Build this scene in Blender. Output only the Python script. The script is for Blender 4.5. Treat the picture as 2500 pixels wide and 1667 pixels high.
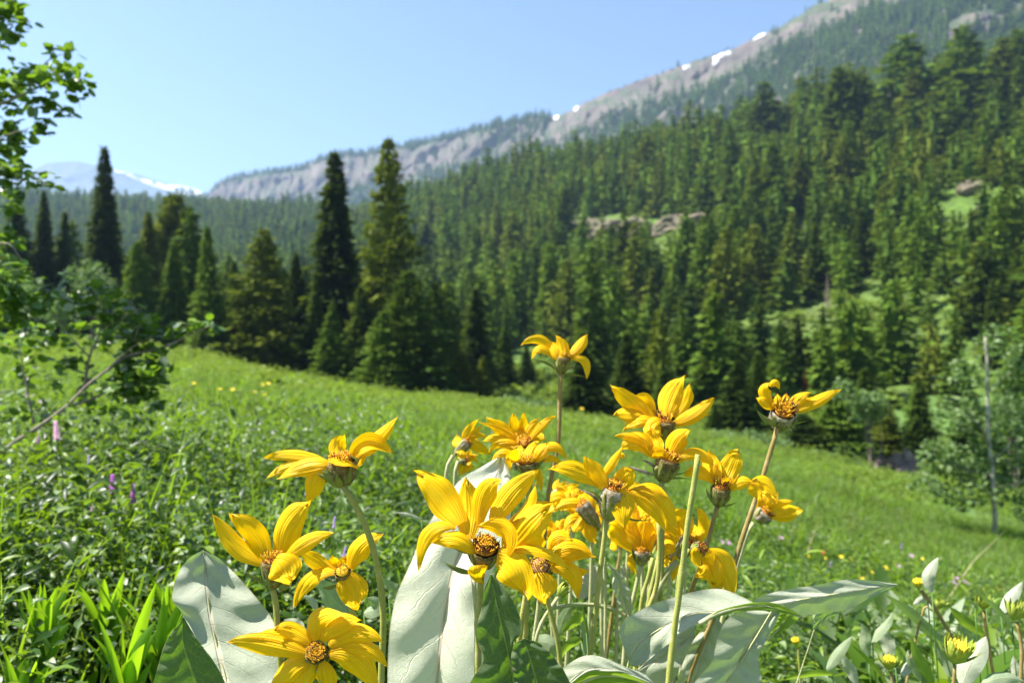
import bpy, math, random
import numpy as np
from mathutils import Vector

for _o in list(bpy.data.objects):
    bpy.data.objects.remove(_o, do_unlink=True)
scene = bpy.context.scene
COL = scene.collection
# ------------------------------------------------------------------ camera
F, CX, CY = 1944.4, 1250.0, 833.5      # focal length in photograph pixels, image centre
cd = bpy.data.cameras.new('camera'); cam = bpy.data.objects.new('camera', cd); COL.objects.link(cam)
cam.location = (0, 0, 0); cam.rotation_euler = (math.radians(90), 0, 0)
cd.lens = 28; cd.sensor_width = 36; cd.clip_start = 0.02; cd.clip_end = 30000
cd.dof.use_dof = True; cd.dof.focus_distance = 0.64; cd.dof.aperture_fstop = 8.3
scene.camera = cam
# ------------------------------------------------------------------ sky and sun
SUN_EL, SUN_AZ = math.radians(56), math.radians(-86)   # azimuth from +Y (view direction), negative = left
sdir = Vector((math.cos(SUN_EL)*math.sin(SUN_AZ), math.cos(SUN_EL)*math.cos(SUN_AZ), math.sin(SUN_EL)))
w = bpy.data.worlds.new("World"); scene.world = w; w.use_nodes = True
nt = w.node_tree; nt.nodes.clear()
sky = nt.nodes.new('ShaderNodeTexSky'); sky.sky_type = 'NISHITA'; sky.sun_disc = False
sky.sun_elevation = SUN_EL; sky.sun_rotation = SUN_AZ; sky.altitude = 1500; sky.dust_density = 0.9; sky.ozone_density = 2.0
bg = nt.nodes.new('ShaderNodeBackground'); bg.inputs[1].default_value = 0.07
wo = nt.nodes.new('ShaderNodeOutputWorld')
nt.links.new(sky.outputs[0], bg.inputs[0]); nt.links.new(bg.outputs[0], wo.inputs[0])
sl = bpy.data.lights.new('sun', 'SUN'); so = bpy.data.objects.new('sun', sl); COL.objects.link(so)
sl.energy = 5.0; sl.angle = math.radians(0.5); sl.color = (1.0, 0.955, 0.89)
so.rotation_euler = sdir.to_track_quat('Z', 'Y').to_euler()
scene.view_settings.view_transform = 'Standard'; scene.view_settings.look = 'None'
scene.view_settings.exposure = 1.7; scene.view_settings.gamma = 1
scene.render.engine = 'CYCLES'
cy = scene.cycles
cy.max_bounces = 6; cy.diffuse_bounces = 2; cy.glossy_bounces = 2; cy.transmission_bounces = 4; cy.volume_bounces = 0
cy.transparent_max_bounces = 4; cy.use_denoising = True
scene.render.film_transparent = False

# ------------------------------------------------------------------ helpers
def P(px, py, Y):
    return np.array([(px-CX)/F*Y, Y, (CY-py)/F*Y])

def ref(o, label=None, cat=None, group=None, kind=None):
    if label: o['label'] = label
    if cat: o['category'] = cat
    if group: o['group'] = group
    if kind: o['kind'] = kind
    return o

def mk(name, V, FA, mats, parent=None, uv=None, smooth=True, midx=None):
    """verts array, faces (array of one size or list), linked as one mesh object"""
    V = np.asarray(V, dtype=np.float64)
    if parent is not None and 'ox' in parent:
        V = V - np.array([parent['ox'], parent['oy'], parent['oz']])
    me = bpy.data.meshes.new(name)
    if isinstance(FA, np.ndarray):
        n, k = FA.shape
        me.vertices.add(len(V)); me.vertices.foreach_set('co', V.astype(np.float32).ravel())
        me.loops.add(n*k); me.loops.foreach_set('vertex_index', FA.astype(np.int32).ravel())
        me.polygons.add(n); me.polygons.foreach_set('loop_start', np.arange(0, n*k, k, dtype=np.int32))
        me.polygons.foreach_set('loop_total', np.full(n, k, dtype=np.int32))
        me.update(calc_edges=True)
    else:
        me.from_pydata(V.tolist(), [], FA); me.update()
    if uv is not None:
        ul = me.uv_layers.new(name='UVMap')
        li = np.empty(len(me.loops), dtype=np.int32); me.loops.foreach_get('vertex_index', li)
        ul.data.foreach_set('uv', np.asarray(uv, dtype=np.float32)[li].ravel())
    if not isinstance(mats, (list, tuple)): mats = [mats]
    for m in mats: me.materials.append(m)
    if midx is not None: me.polygons.foreach_set('material_index', np.asarray(midx, dtype=np.int32))
    if smooth: me.polygons.foreach_set('use_smooth', np.ones(len(me.polygons), dtype=bool))
    me.update()
    o = bpy.data.objects.new(name, me); COL.objects.link(o)
    if parent is not None: o.parent = parent
    return o

def empty(name, loc, label, cat, group=None):
    o = bpy.data.objects.new(name, None); COL.objects.link(o)
    o.location = [float(v) for v in loc]; o.empty_display_size = 0.05
    o['ox'], o['oy'], o['oz'] = [float(v) for v in loc]
    return ref(o, label, cat, group)

class Acc:
    def __init__(s): s.V = []; s.Fq = []; s.m = []; s.n = 0; s.uv = []
    def add(s, V, FA, m=0, uv=None):
        V = np.asarray(V, float)
        s.V.append(V); FA = np.asarray(FA)
        if FA.shape[1] == 3: FA = np.hstack([FA, FA[:, 2:3]])
        s.Fq.append(FA + s.n); s.m.append(np.full(len(FA), m)); s.n += len(V)
        s.uv.append(np.zeros((len(V), 2)) if uv is None else uv)
    def build(s, name, mats, parent=None, smooth=True):
        V = np.vstack(s.V); Q = np.vstack(s.Fq); m = np.concatenate(s.m); uv = np.vstack(s.uv)
        tri = Q[:, 2] == Q[:, 3]
        if tri.any():
            FA = [tuple(q[:3]) if t else tuple(q) for q, t in zip(Q.tolist(), tri)]
            return mk(name, V, FA, mats, parent, uv, smooth, m)
        return mk(name, V, Q, mats, parent, uv, smooth, m)

def grid_faces(n, m):
    i = np.arange(n-1)[:, None]*m + np.arange(m-1)[None, :]
    i = i.ravel()
    return np.stack([i, i+1, i+m+1, i+m], 1)

def crom(pts, n):
    """resample a polyline smoothly to n points (Catmull-Rom, chord parameter)"""
    p = np.asarray(pts, float)
    if len(p) == 2: return p[0] + (p[1]-p[0])*np.linspace(0, 1, n)[:, None]
    d = np.r_[0, np.cumsum(np.linalg.norm(np.diff(p, axis=0), axis=1))]
    t = np.linspace(0, d[-1], n)
    m = np.zeros_like(p)
    m[1:-1] = (p[2:]-p[:-2])/(d[2:]-d[:-2])[:, None]
    m[0] = (p[1]-p[0])/(d[1]-d[0]); m[-1] = (p[-1]-p[-2])/(d[-1]-d[-2])
    k = np.clip(np.searchsorted(d, t, side='right')-1, 0, len(p)-2)
    h = d[k+1]-d[k]; s = ((t-d[k])/h)[:, None]; h = h[:, None]
    return (2*s**3-3*s**2+1)*p[k]+(s**3-2*s**2+s)*h*m[k]+(-2*s**3+3*s**2)*p[k+1]+(s**3-s**2)*h*m[k+1]

def tube(pts, rad, seg=8, caps=True):
    """smooth tube through pts with radius (scalar or per point)"""
    p = np.asarray(pts, float); n = len(p)
    r = np.full(n, rad) if np.isscalar(rad) else np.asarray(rad, float)
    t = np.gradient(p, axis=0); t /= np.linalg.norm(t, axis=1)[:, None]+1e-12
    up = np.array([0.31, 0.95, 0.05]) if abs(t[0][1]) < .9 else np.array([1., 0, 0])
    a = np.cross(t, up); a /= np.linalg.norm(a, axis=1)[:, None]+1e-12
    b = np.cross(t, a)
    th = np.linspace(0, 2*np.pi, seg, endpoint=False)
    V = p[:, None]+r[:, None, None]*(np.cos(th)[None, :, None]*a[:, None]+np.sin(th)[None, :, None]*b[:, None])
    V = V.reshape(-1, 3)
    FA = []
    i = np.arange(n-1)[:, None]*seg; j = np.arange(seg)[None, :]
    q = np.stack([(i+j).ravel(), (i+(j+1) % seg).ravel(), (i+seg+(j+1) % seg).ravel(), (i+seg+j).ravel()], 1)
    uv = np.stack([np.tile(np.arange(seg)/seg, n), np.repeat(np.linspace(0, 1, n), seg)], 1)
    if caps:
        V = np.vstack([V, p[0], p[-1]]); uv = np.vstack([uv, [0, 0], [0, 1]])
        c0, c1 = n*seg, n*seg+1; j = np.arange(seg)
        q = np.vstack([q, np.stack([np.full(seg, c0), (j+1) % seg, j, j], 1), np.stack([np.full(seg, c1), (n-1)*seg+j, (n-1)*seg+(j+1) % seg, (n-1)*seg+(j+1) % seg], 1)])
    return V, q, uv

def _hash(i, j, s):
    h = np.sin(i*127.1+j*311.7+s*74.7)*43758.5453
    return h-np.floor(h)
def vnoise(x, y, s=0):
    xi, yi = np.floor(x), np.floor(y); fx, fy = x-xi, y-yi
    fx = fx*fx*(3-2*fx); fy = fy*fy*(3-2*fy)
    a, b, c, d = _hash(xi, yi, s), _hash(xi+1, yi, s), _hash(xi, yi+1, s), _hash(xi+1, yi+1, s)
    return (a*(1-fx)+b*fx)*(1-fy)+(c*(1-fx)+d*fx)*fy
def fbm(x, y, s=0, o=4):
    r = 0; a = .5
    for k in range(o):
        r = r+a*(vnoise(x*2**k, y*2**k, s+k*9)-.5); a *= .5
    return r

# ------------------------------------------------------------------ materials
def newmat(name):
    m = bpy.data.materials.new(name); m.use_nodes = True
    n = m.node_tree.nodes; n.clear()
    out = n.new('ShaderNodeOutputMaterial')
    return m, m.node_tree, n, m.node_tree.links, out

def ramp(n, l, src, stops, interp='LINEAR'):
    r = n.new('ShaderNodeValToRGB'); r.color_ramp.interpolation = interp
    el = r.color_ramp.elements
    while len(el) < len(stops): el.new(0.5)
    for e, (p, c) in zip(el, stops):
        e.position = p; e.color = (*c, 1) if len(c) == 3 else c
    l.new(src, r.inputs[0]); return r.outputs[0]

def noise(n, l, scale, coord, detail=4, rough=.6, dist=0):
    t = n.new('ShaderNodeTexNoise'); t.inputs['Scale'].default_value = scale
    t.inputs['Detail'].default_value = detail; t.inputs['Roughness'].default_value = rough
    t.inputs['Distortion'].default_value = dist
    l.new(coord, t.inputs['Vector']); return t.outputs['Fac']

def math_(n, l, op, a, b=None, clamp=False):
    t = n.new('ShaderNodeMath'); t.operation = op; t.use_clamp = clamp
    for i, v in enumerate((a, b)):
        if v is None: continue
        if isinstance(v, (int, float)): t.inputs[i].default_value = v
        else: l.new(v, t.inputs[i])
    return t.outputs[0]

def mixc(n, l, f, a, b, mode='MIX'):
    t = n.new('ShaderNodeMix'); t.data_type = 'RGBA'; t.blend_type = mode
    for k, v in ((0, f), (6, a), (7, b)):
        if isinstance(v, (int, float)): t.inputs[k].default_value = v
        elif isinstance(v, tuple): t.inputs[k].default_value = (*v, 1)
        else: l.new(v, t.inputs[k])
    return t.outputs[2]

def leafy(name, stops, trans=(0.25, 0.45, 0.03), tf=.35, gloss=.25, rough=.5, stain=None, patch=None):
    """foliage: colour by random leaf, diffuse + translucent + soft gloss"""
    m, nt, n, l, out = newmat(name)
    g = n.new('ShaderNodeNewGeometry')
    c = ramp(n, l, g.outputs['Random Per Island'], stops)
    if stain:
        tc = n.new('ShaderNodeTexCoord')
        c = mixc(n, l, math_(n, l, 'MULTIPLY', noise(n, l, stain[0], tc.outputs['Object']), stain[2]), c, stain[1])
    if patch:      # drifts of other species through the stand
        tc = n.new('ShaderNodeTexCoord')
        c = mixc(n, l, ramp(n, l, noise(n, l, patch[0], tc.outputs['Object'], 5, .6), [(.42, (0, 0, 0)), (.62, (.75, .75, .75))]), c, patch[1])
    p = n.new('ShaderNodeBsdfPrincipled'); l.new(c, p.inputs['Base Color'])
    p.inputs['Roughness'].default_value = rough; p.inputs['Specular IOR Level'].default_value = gloss
    t = n.new('ShaderNodeBsdfTranslucent'); l.new(mixc(n, l, .6, c, trans), t.inputs['Color'])
    mx = n.new('ShaderNodeMixShader'); mx.inputs[0].default_value = tf
    l.new(p.outputs[0], mx.inputs[1]); l.new(t.outputs[0], mx.inputs[2]); l.new(mx.outputs[0], out.inputs[0])
    return m

def plain(name, col, rough=.7, bump=None, var=None, gloss=.3, coord='Object'):
    m, nt, n, l, out = newmat(name)
    tc = n.new('ShaderNodeTexCoord'); p = n.new('ShaderNodeBsdfPrincipled')
    p.inputs['Roughness'].default_value = rough; p.inputs['Specular IOR Level'].default_value = gloss
    if var:
        f = noise(n, l, var[0], tc.outputs[coord], 5, .65)
        l.new(ramp(n, l, f, [(.3, var[1]), (.55, col), (.75, var[2] if len(var) > 2 else col)]), p.inputs['Base Color'])
    else: p.inputs['Base Color'].default_value = (*col, 1)
    if bump:
        b = n.new('ShaderNodeBump'); b.inputs['Strength'].default_value = bump[1]; b.inputs['Distance'].default_value = bump[2]
        l.new(noise(n, l, bump[0], tc.outputs[coord], 6, .7), b.inputs['Height']); l.new(b.outputs[0], p.inputs['Normal'])
    l.new(p.outputs[0], out.inputs[0]); return m

def petal_mat():
    m, nt, n, l, out = newmat('yellow_petal')
    uv = n.new('ShaderNodeUVMap'); sx = n.new('ShaderNodeSeparateXYZ'); l.new(uv.outputs[0], sx.inputs[0])
    tc = n.new('ShaderNodeTexCoord')
    mp = n.new('ShaderNodeMapping'); mp.inputs['Scale'].default_value = (9, .8, 1); l.new(uv.outputs[0], mp.inputs[0])
    f = noise(n, l, 1.6, mp.outputs[0], 4, .6, .4)
    col = ramp(n, l, f, [(.3, (.90, .46, .001)), (.5, (.97, .58, .004)), (.72, (.98, .70, .03))])
    # deeper orange claw at the base and a few brown specks near the tip: pigment of the petal
    base = ramp(n, l, sx.outputs[1], [(0, (.8, .8, .8)), (.3, (0, 0, 0))])
    col = mixc(n, l, base, col, (.82, .42, .003))
    sp = ramp(n, l, math_(n, l, 'MULTIPLY', noise(n, l, 90, tc.outputs['Object'], 3, .6), math_(n, l, 'POWER', sx.outputs[1], 5.0)), [(.56, (0, 0, 0)), (.62, (1, 1, 1))])
    col = mixc(n, l, sp, col, (.5, .19, .01))
    p = n.new('ShaderNodeBsdfPrincipled'); l.new(col, p.inputs['Base Color'])
    p.inputs['Roughness'].default_value = .45; p.inputs['Specular IOR Level'].default_value = .18
    w1 = n.new('ShaderNodeMath'); w1.operation = 'SINE'
    l.new(math_(n, l, 'ADD', math_(n, l, 'MULTIPLY', sx.outputs[0], 62.0), math_(n, l, 'MULTIPLY', f, 6.0)), w1.inputs[0])
    h = math_(n, l, 'ADD', math_(n, l, 'MULTIPLY', w1.outputs[0], .5), math_(n, l, 'MULTIPLY', f, 3.0))
    b = n.new('ShaderNodeBump'); b.inputs['Strength'].default_value = .5; b.inputs['Distance'].default_value = .0006
    l.new(h, b.inputs['Height']); l.new(b.outputs[0], p.inputs['Normal'])
    t = n.new('ShaderNodeBsdfTranslucent'); t.inputs[0].default_value = (1.0, .60, .002, 1); l.new(b.outputs[0], t.inputs[1])
    mx = n.new('ShaderNodeMixShader'); mx.inputs[0].default_value = .42
    l.new(p.outputs[0], mx.inputs[1]); l.new(t.outputs[0], mx.inputs[2]); l.new(mx.outputs[0], out.inputs[0])
    return m

def wool_leaf(name, colA, colB, vein, trans, tf, bumpd=.0008, sheen=.6):
    m, nt, n, l, out = newmat(name)
    uv = n.new('ShaderNodeUVMap'); sx = n.new('ShaderNodeSeparateXYZ'); l.new(uv.outputs[0], sx.inputs[0])
    tc = n.new('ShaderNodeTexCoord')
    u = math_(n, l, 'ABSOLUTE', math_(n, l, 'SUBTRACT', sx.outputs[0], .5))       # 0 midrib .. .5 edge
    nz = noise(n, l, 26, tc.outputs['Object'], 3, .5)
    # side veins leave the midrib at a slant; thin lines
    s = math_(n, l, 'SUBTRACT', math_(n, l, 'MULTIPLY', sx.outputs[1], 8.0), math_(n, l, 'MULTIPLY', u, 4.4))
    s = math_(n, l, 'ADD', s, math_(n, l, 'MULTIPLY', nz, 1.1))
    fr = math_(n, l, 'ABSOLUTE', math_(n, l, 'SUBTRACT', math_(n, l, 'FRACT', s), .5))
    side = ramp(n, l, fr, [(.0, (1, 1, 1)), (.035, (0, 0, 0))])
    mid = ramp(n, l, u, [(.0, (1, 1, 1)), (.018, (1, 1, 1)), (.028, (0, 0, 0))])
    vo = n.new('ShaderNodeTexVoronoi'); vo.feature = 'DISTANCE_TO_EDGE'; vo.inputs['Scale'].default_value = 150
    l.new(tc.outputs['Object'], vo.inputs['Vector'])
    net = ramp(n, l, vo.outputs['Distance'], [(.0, (1, 1, 1)), (.07, (0, 0, 0))])
    fade = ramp(n, l, u, [(.0, (1, 1, 1)), (.42, (.25, .25, .25)), (.5, (0, 0, 0))])
    side = mixc(n, l, 1.0, side, fade, 'MULTIPLY')
    big = noise(n, l, 18, tc.outputs['Object'], 5, .6)
    fine = noise(n, l, 1500, tc.outputs['Object'], 2, .6)
    col = ramp(n, l, math_(n, l, 'ADD', math_(n, l, 'MULTIPLY', big, .6), math_(n, l, 'MULTIPLY', fine, .4)), [(.34, colA), (.66, colB)])
    col = mixc(n, l, math_(n, l, 'MULTIPLY', net, .12), col, vein)
    col = mixc(n, l, math_(n, l, 'MULTIPLY', side, .55), col, vein)
    col = mixc(n, l, mid, col, vein)
    spot = ramp(n, l, noise(n, l, 75, tc.outputs['Object'], 4, .65), [(.70, (0, 0, 0)), (.73, (1, 1, 1))])
    col = mixc(n, l, math_(n, l, 'MULTIPLY', spot, .7), col, (.20, .13, .06))
    rim = ramp(n, l, math_(n, l, 'ADD', u, math_(n, l, 'MULTIPLY', noise(n, l, 60, tc.outputs['Object'], 3, .6), .02)), [(.497, (0, 0, 0)), (.505, (1, 1, 1))])
    col = mixc(n, l, math_(n, l, 'MULTIPLY', rim, .6), col, (.36, .26, .12))
    p = n.new('ShaderNodeBsdfPrincipled'); l.new(col, p.inputs['Base Color'])
    p.inputs['Roughness'].default_value = .6; p.inputs['Specular IOR Level'].default_value = .3
    p.inputs['Sheen Weight'].default_value = sheen; p.inputs['Sheen Roughness'].default_value = .45
    h = math_(n, l, 'ADD', math_(n, l, 'MULTIPLY', big, 6.0), math_(n, l, 'ADD', math_(n, l, 'MULTIPLY', side, 1.0), math_(n, l, 'MULTIPLY', mid, 2.0)))
    h = math_(n, l, 'ADD', h, math_(n, l, 'MULTIPLY', net, -.12))
    h = math_(n, l, 'ADD', h, math_(n, l, 'MULTIPLY', fine, 1.2))
    b = n.new('ShaderNodeBump'); b.inputs['Strength'].default_value = .7; b.inputs['Distance'].default_value = bumpd
    l.new(h, b.inputs['Height']); l.new(b.outputs[0], p.inputs['Normal'])
    t = n.new('ShaderNodeBsdfTranslucent'); tcx = mixc(n, l, math_(n, l, 'MULTIPLY', net, .5), trans, (trans[0]*2.2, trans[1]*1.7, trans[2]))
    tcx = mixc(n, l, side, tcx, (trans[0]*2.2, trans[1]*1.8, trans[2])); l.new(tcx, t.inputs[0])
    mx = n.new('ShaderNodeMixShader'); mx.inputs[0].default_value = tf
    l.new(p.outputs[0], mx.inputs[1]); l.new(t.outputs[0], mx.inputs[2]); l.new(mx.outputs[0], out.inputs[0])
    return m

M_PETAL = petal_mat()
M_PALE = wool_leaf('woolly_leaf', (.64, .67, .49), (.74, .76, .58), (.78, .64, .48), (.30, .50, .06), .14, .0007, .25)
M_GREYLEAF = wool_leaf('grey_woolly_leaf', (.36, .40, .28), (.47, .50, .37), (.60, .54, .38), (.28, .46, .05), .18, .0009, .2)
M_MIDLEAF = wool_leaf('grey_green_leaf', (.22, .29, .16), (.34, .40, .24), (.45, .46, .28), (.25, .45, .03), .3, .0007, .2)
M_DARK = wool_leaf('shaded_leaf', (.05, .085, .03), (.10, .145, .065), (.26, .33, .08), (.14, .30, .015), .32, .0007, .08)  # copy of the woolly leaf with shade put into its dark green
M_GREENLEAF = leafy('green_leaf', [(0, (.09, .17, .02)), (.5, (.14, .24, .03)), (1, (.2, .3, .05))], (.42, .62, .03), .45, .35, .45)
M_STEM = plain('hairy_stem', (.34, .34, .09), .75, (700, .9, .0007), (90, (.24, .27, .06), (.45, .38, .16)), .1)
M_STEMR = plain('reddish_stem', (.30, .22, .08), .75, (700, .9, .0007), (70, (.22, .17, .05), (.42, .34, .18)), .1)
M_STEMP = plain('pale_stem', (.42, .42, .22), .8, (700, .9, .0007), (80, (.3, .32, .12), (.52, .48, .34)), .1)
M_HAIR = plain('white_hair', (.75, .74, .66), .6)
M_CALYX = plain('calyx', (.20, .15, .05), .85, (900, .9, .0008), (260, (.07, .04, .015), (.36, .30, .16)), .1)
M_WOOL = plain('white_wool', (.36, .30, .2), .9, (900, .9, .001), (220, (.12, .08, .04), (.62, .58, .5)), .1)
M_BRACT = plain('bract', (.20, .22, .05), .75, (400, .4, .0004), (80, (.12, .14, .03), (.34, .32, .12)), .15)
M_FLORET = plain('orange_floret', (.78, .38, .01), .6, None, (400, (.45, .14, .008), (.85, .5, .02)), .2)
M_STYLE = plain('brown_floret', (.10, .025, .008), .6)
M_YFLORET = plain('yellow_floret', (.75, .58, .03), .6, None, (300, (.6, .4, .02), (.8, .7, .06)), .2)
M_DISCRED = plain('rust_disc', (.55, .2, .015), .6, (900, .8, .0008), (500, (.35, .1, .01), (.8, .38, .02)))
M_TAN = plain('tan_disc', (.55, .33, .14), .7, (900, .8, .0008), (500, (.4, .2, .06), (.7, .45, .2)))
M_BARK = plain('bark', (.10, .075, .055), .9, (8, .6, .05), (3, (.05, .04, .03), (.16, .13, .1)))
M_ASPEN = plain('aspen_bark', (.40, .37, .30), .8, (20, .6, .01), (5, (.05, .045, .03), (.48, .45, .38)), .1)
M_TWIG = plain('twig_bark', (.26, .21, .16), .8, (80, .4, .003), (30, (.14, .11, .09), (.42, .38, .33)))
# ------------------------------------------------------------------ terrain height field
# control profiles: photograph column -> distance, row of the ground seen there
def _z(py, Y): return (CY-py)/F*Y
PROF = {
 -3000: [(60, 300), (140, 500), (260, 560), (450, 500), (650, 400), (760, 380)],
 -900: [(60, 760), (140, 790), (260, 740), (450, 620), (650, 520), (760, 470)],
 0:    [(60, 838), (140, 822), (260, 775), (450, 660), (650, 545), (760, 500)],
 400:  [(60, 868), (140, 858), (260, 800), (450, 690), (650, 560), (760, 520)],
 800:  [(60, 942), (120, 905), (220, 820), (400, 700), (600, 575), (720, 535)],
 1000: [(60, 968), (100, 915), (170, 840), (290, 700), (410, 560), (500, 488)],
 1250: [(60, 1000), (85, 950), (115, 905), (200, 750), (320, 560), (410, 425)],
 1600: [(52, 1055), (72, 1000), (105, 905), (180, 720), (290, 490), (370, 370)],
 1900: [(46, 1108), (62, 1060), (100, 900), (160, 690), (245, 450), (325, 310)],
 2200: [(43, 1165), (58, 1090), (90, 905), (140, 650), (215, 410), (290, 260)],
 2500: [(42, 1215), (55, 1120), (85, 900), (130, 610), (200, 370), (270, 215)],
 3300: [(40, 1330), (50, 1180), (80, 850), (120, 480), (180, 160), (240, 40)],
 5500: [(36, 1700), (50, 1500), (80, 800), (120, 200), (180, -300), (240, -600)],
}
G0 = -0.64
LY = np.linspace(math.log(.5), math.log(1000), 420)
YS = np.exp(LY)
_pk = sorted(PROF)
_tab = []
for k in _pk:
    pr = PROF[k]; ys = [0, .5]; zs = [G0, G0]
    e, zE = pr[0][0], _z(pr[0][1], pr[0][0])
    for f in (.1, .25, .5, .75):
        sag = -.5*math.exp(-((f*e-13)/9)**2)*min(1, max(0, (k-1700)/500.0))
        ys.append(e*f); zs.append(G0+(zE-G0)*f+sag)
    for Y, py in pr: ys.append(Y); zs.append(_z(py, Y))
    Yc, zc = ys[-1], zs[-1]
    ys += [Yc*1.12, Yc*1.5, 1500]; zs += [zc-4, zc-60, zc-160]
    col = np.interp(YS, ys, zs); ker = np.exp(-np.linspace(-2, 2, 15)**2); ker /= ker.sum()
    col = np.convolve(np.r_[np.full(7, col[0]), col, np.full(7, col[-1])], ker, 'valid')
    _tab.append(col)
_tab = np.array(_tab)
PXG = np.linspace(-3000, 5500, 341)
TAB = np.array([np.interp(PXG, _pk, _tab[:, j]) for j in range(len(YS))]).T
ker = np.exp(-np.linspace(-2, 2, 9)**2); ker /= ker.sum()
TAB = np.apply_along_axis(lambda c: np.convolve(np.r_[np.full(4, c[0]), c, np.full(4, c[-1])], ker, 'valid'), 0, TAB)

def zt(x, y):
    x = np.asarray(x, float); y = np.asarray(y, float)
    ye = np.maximum(y, .9)
    a = np.clip((CX+F*x/ye+3000)/25.0, 0, 339.999); b = np.clip((np.log(ye)-LY[0])/(LY[1]-LY[0]), 0, 418.999)
    i, j = a.astype(int), b.astype(int); fa, fb = a-i, b-j
    z = (TAB[i, j]*(1-fa)+TAB[i+1, j]*fa)*(1-fb)+(TAB[i, j+1]*(1-fa)+TAB[i+1, j+1]*fa)*fb
    k = np.clip((ye-50)/60, 0, 1)
    z = z + fbm(x/2.5, y/2.5, 3, 3)*.22*np.clip((ye-1.5)/6, 0, 1) + fbm(x/9, y/9, 5, 3)*.35*np.clip((ye-8)/20, 0, 1) + fbm(x/32, y/32, 7, 5)*13*k
    return z
def hit(px, py, y0=1.0, y1=900.):
    """distance at which the line of sight first meets the ground"""
    Y = np.exp(np.linspace(math.log(y0), math.log(y1), 900))
    d = (CY-py)/F*Y - zt((px-CX)/F*Y, Y)
    k = np.argmax(d < 0)
    if d[k] >= 0: return hit(px, py+12, y0, y1) if py < 1700 else None
    return float(Y[k])

def ground_mat():
    m, nt, n, l, out = newmat('meadow_soil_and_moss')
    tc = n.new('ShaderNodeTexCoord'); c = tc.outputs['Object']
    a = noise(n, l, .35, c, 6, .65); b = noise(n, l, 6, c, 5, .7)
    col = ramp(n, l, math_(n, l, 'ADD', math_(n, l, 'MULTIPLY', a, .5), math_(n, l, 'MULTIPLY', b, .5)), [(.3, (.035, .06, .012)), (.5, (.075, .15, .02)), (.7, (.12, .22, .035))])
    p = n.new('ShaderNodeBsdfPrincipled'); l.new(col, p.inputs['Base Color']); p.inputs['Roughness'].default_value = .85
    bu = n.new('ShaderNodeBump'); bu.inputs['Distance'].default_value = .08; l.new(b, bu.inputs['Height']); l.new(bu.outputs[0], p.inputs['Normal'])
    l.new(p.outputs[0], out.inputs[0]); return m
def hill_mat():
    m, nt, n, l, out = newmat('grassy_hillside')
    tc = n.new('ShaderNodeTexCoord'); c = tc.outputs['Object']
    g = n.new('ShaderNodeNewGeometry'); s = n.new('ShaderNodeSeparateXYZ'); l.new(g.outputs['Normal'], s.inputs[0])
    a = noise(n, l, .045, c, 6, .65); b = noise(n, l, .5, c, 6, .7)
    grass = ramp(n, l, b, [(.3, (.035, .075, .006)), (.5, (.08, .155, .010)), (.68, (.14, .23, .018))])
    rock = ramp(n, l, b, [(.3, (.16, .13, .11)), (.6, (.33, .27, .23))])
    scrub = ramp(n, l, b, [(.3, (.05, .085, .012)), (.65, (.13, .18, .03))])
    c1 = mixc(n, l, ramp(n, l, a, [(.46, (0, 0, 0)), (.6, (1, 1, 1))]), grass, scrub)
    rk = math_(n, l, 'ADD', a, math_(n, l, 'MULTIPLY', math_(n, l, 'SUBTRACT', .86, s.outputs[2]), 1.1))
    c2 = mixc(n, l, ramp(n, l, rk, [(.66, (0, 0, 0)), (.7, (1, 1, 1))]), c1, rock)
    p = n.new('ShaderNodeBsdfPrincipled'); l.new(c2, p.inputs['Base Color']); p.inputs['Roughness'].default_value = .9
    bu = n.new('ShaderNodeBump'); bu.inputs['Distance'].default_value = 1.2; l.new(b, bu.inputs['Height']); l.new(bu.outputs[0], p.inputs['Normal'])
    l.new(p.outputs[0], out.inputs[0]); return m

def land(name, ys, mat, s0, s1, ns):
    S = np.linspace(s0, s1, ns)
    yy = np.repeat(ys[:, None], ns, 1); xx = S[None, :]*(yy+3.0)
    V = np.stack([xx, yy, zt(xx, yy)], -1).reshape(-1, 3)
    o = mk(name, V, grid_faces(len(ys), ns), mat); return ref(o, kind='structure')
yn = np.r_[np.linspace(-2.6, .6, 8), np.exp(np.linspace(math.log(.8), math.log(72), 190))]
land('ground', yn, ground_mat(), -1.7, 1.9, 300)
yh = np.exp(np.linspace(math.log(72), math.log(990), 230))
land('hillside', yh, hill_mat(), -1.7, 1.9, 420)

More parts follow.
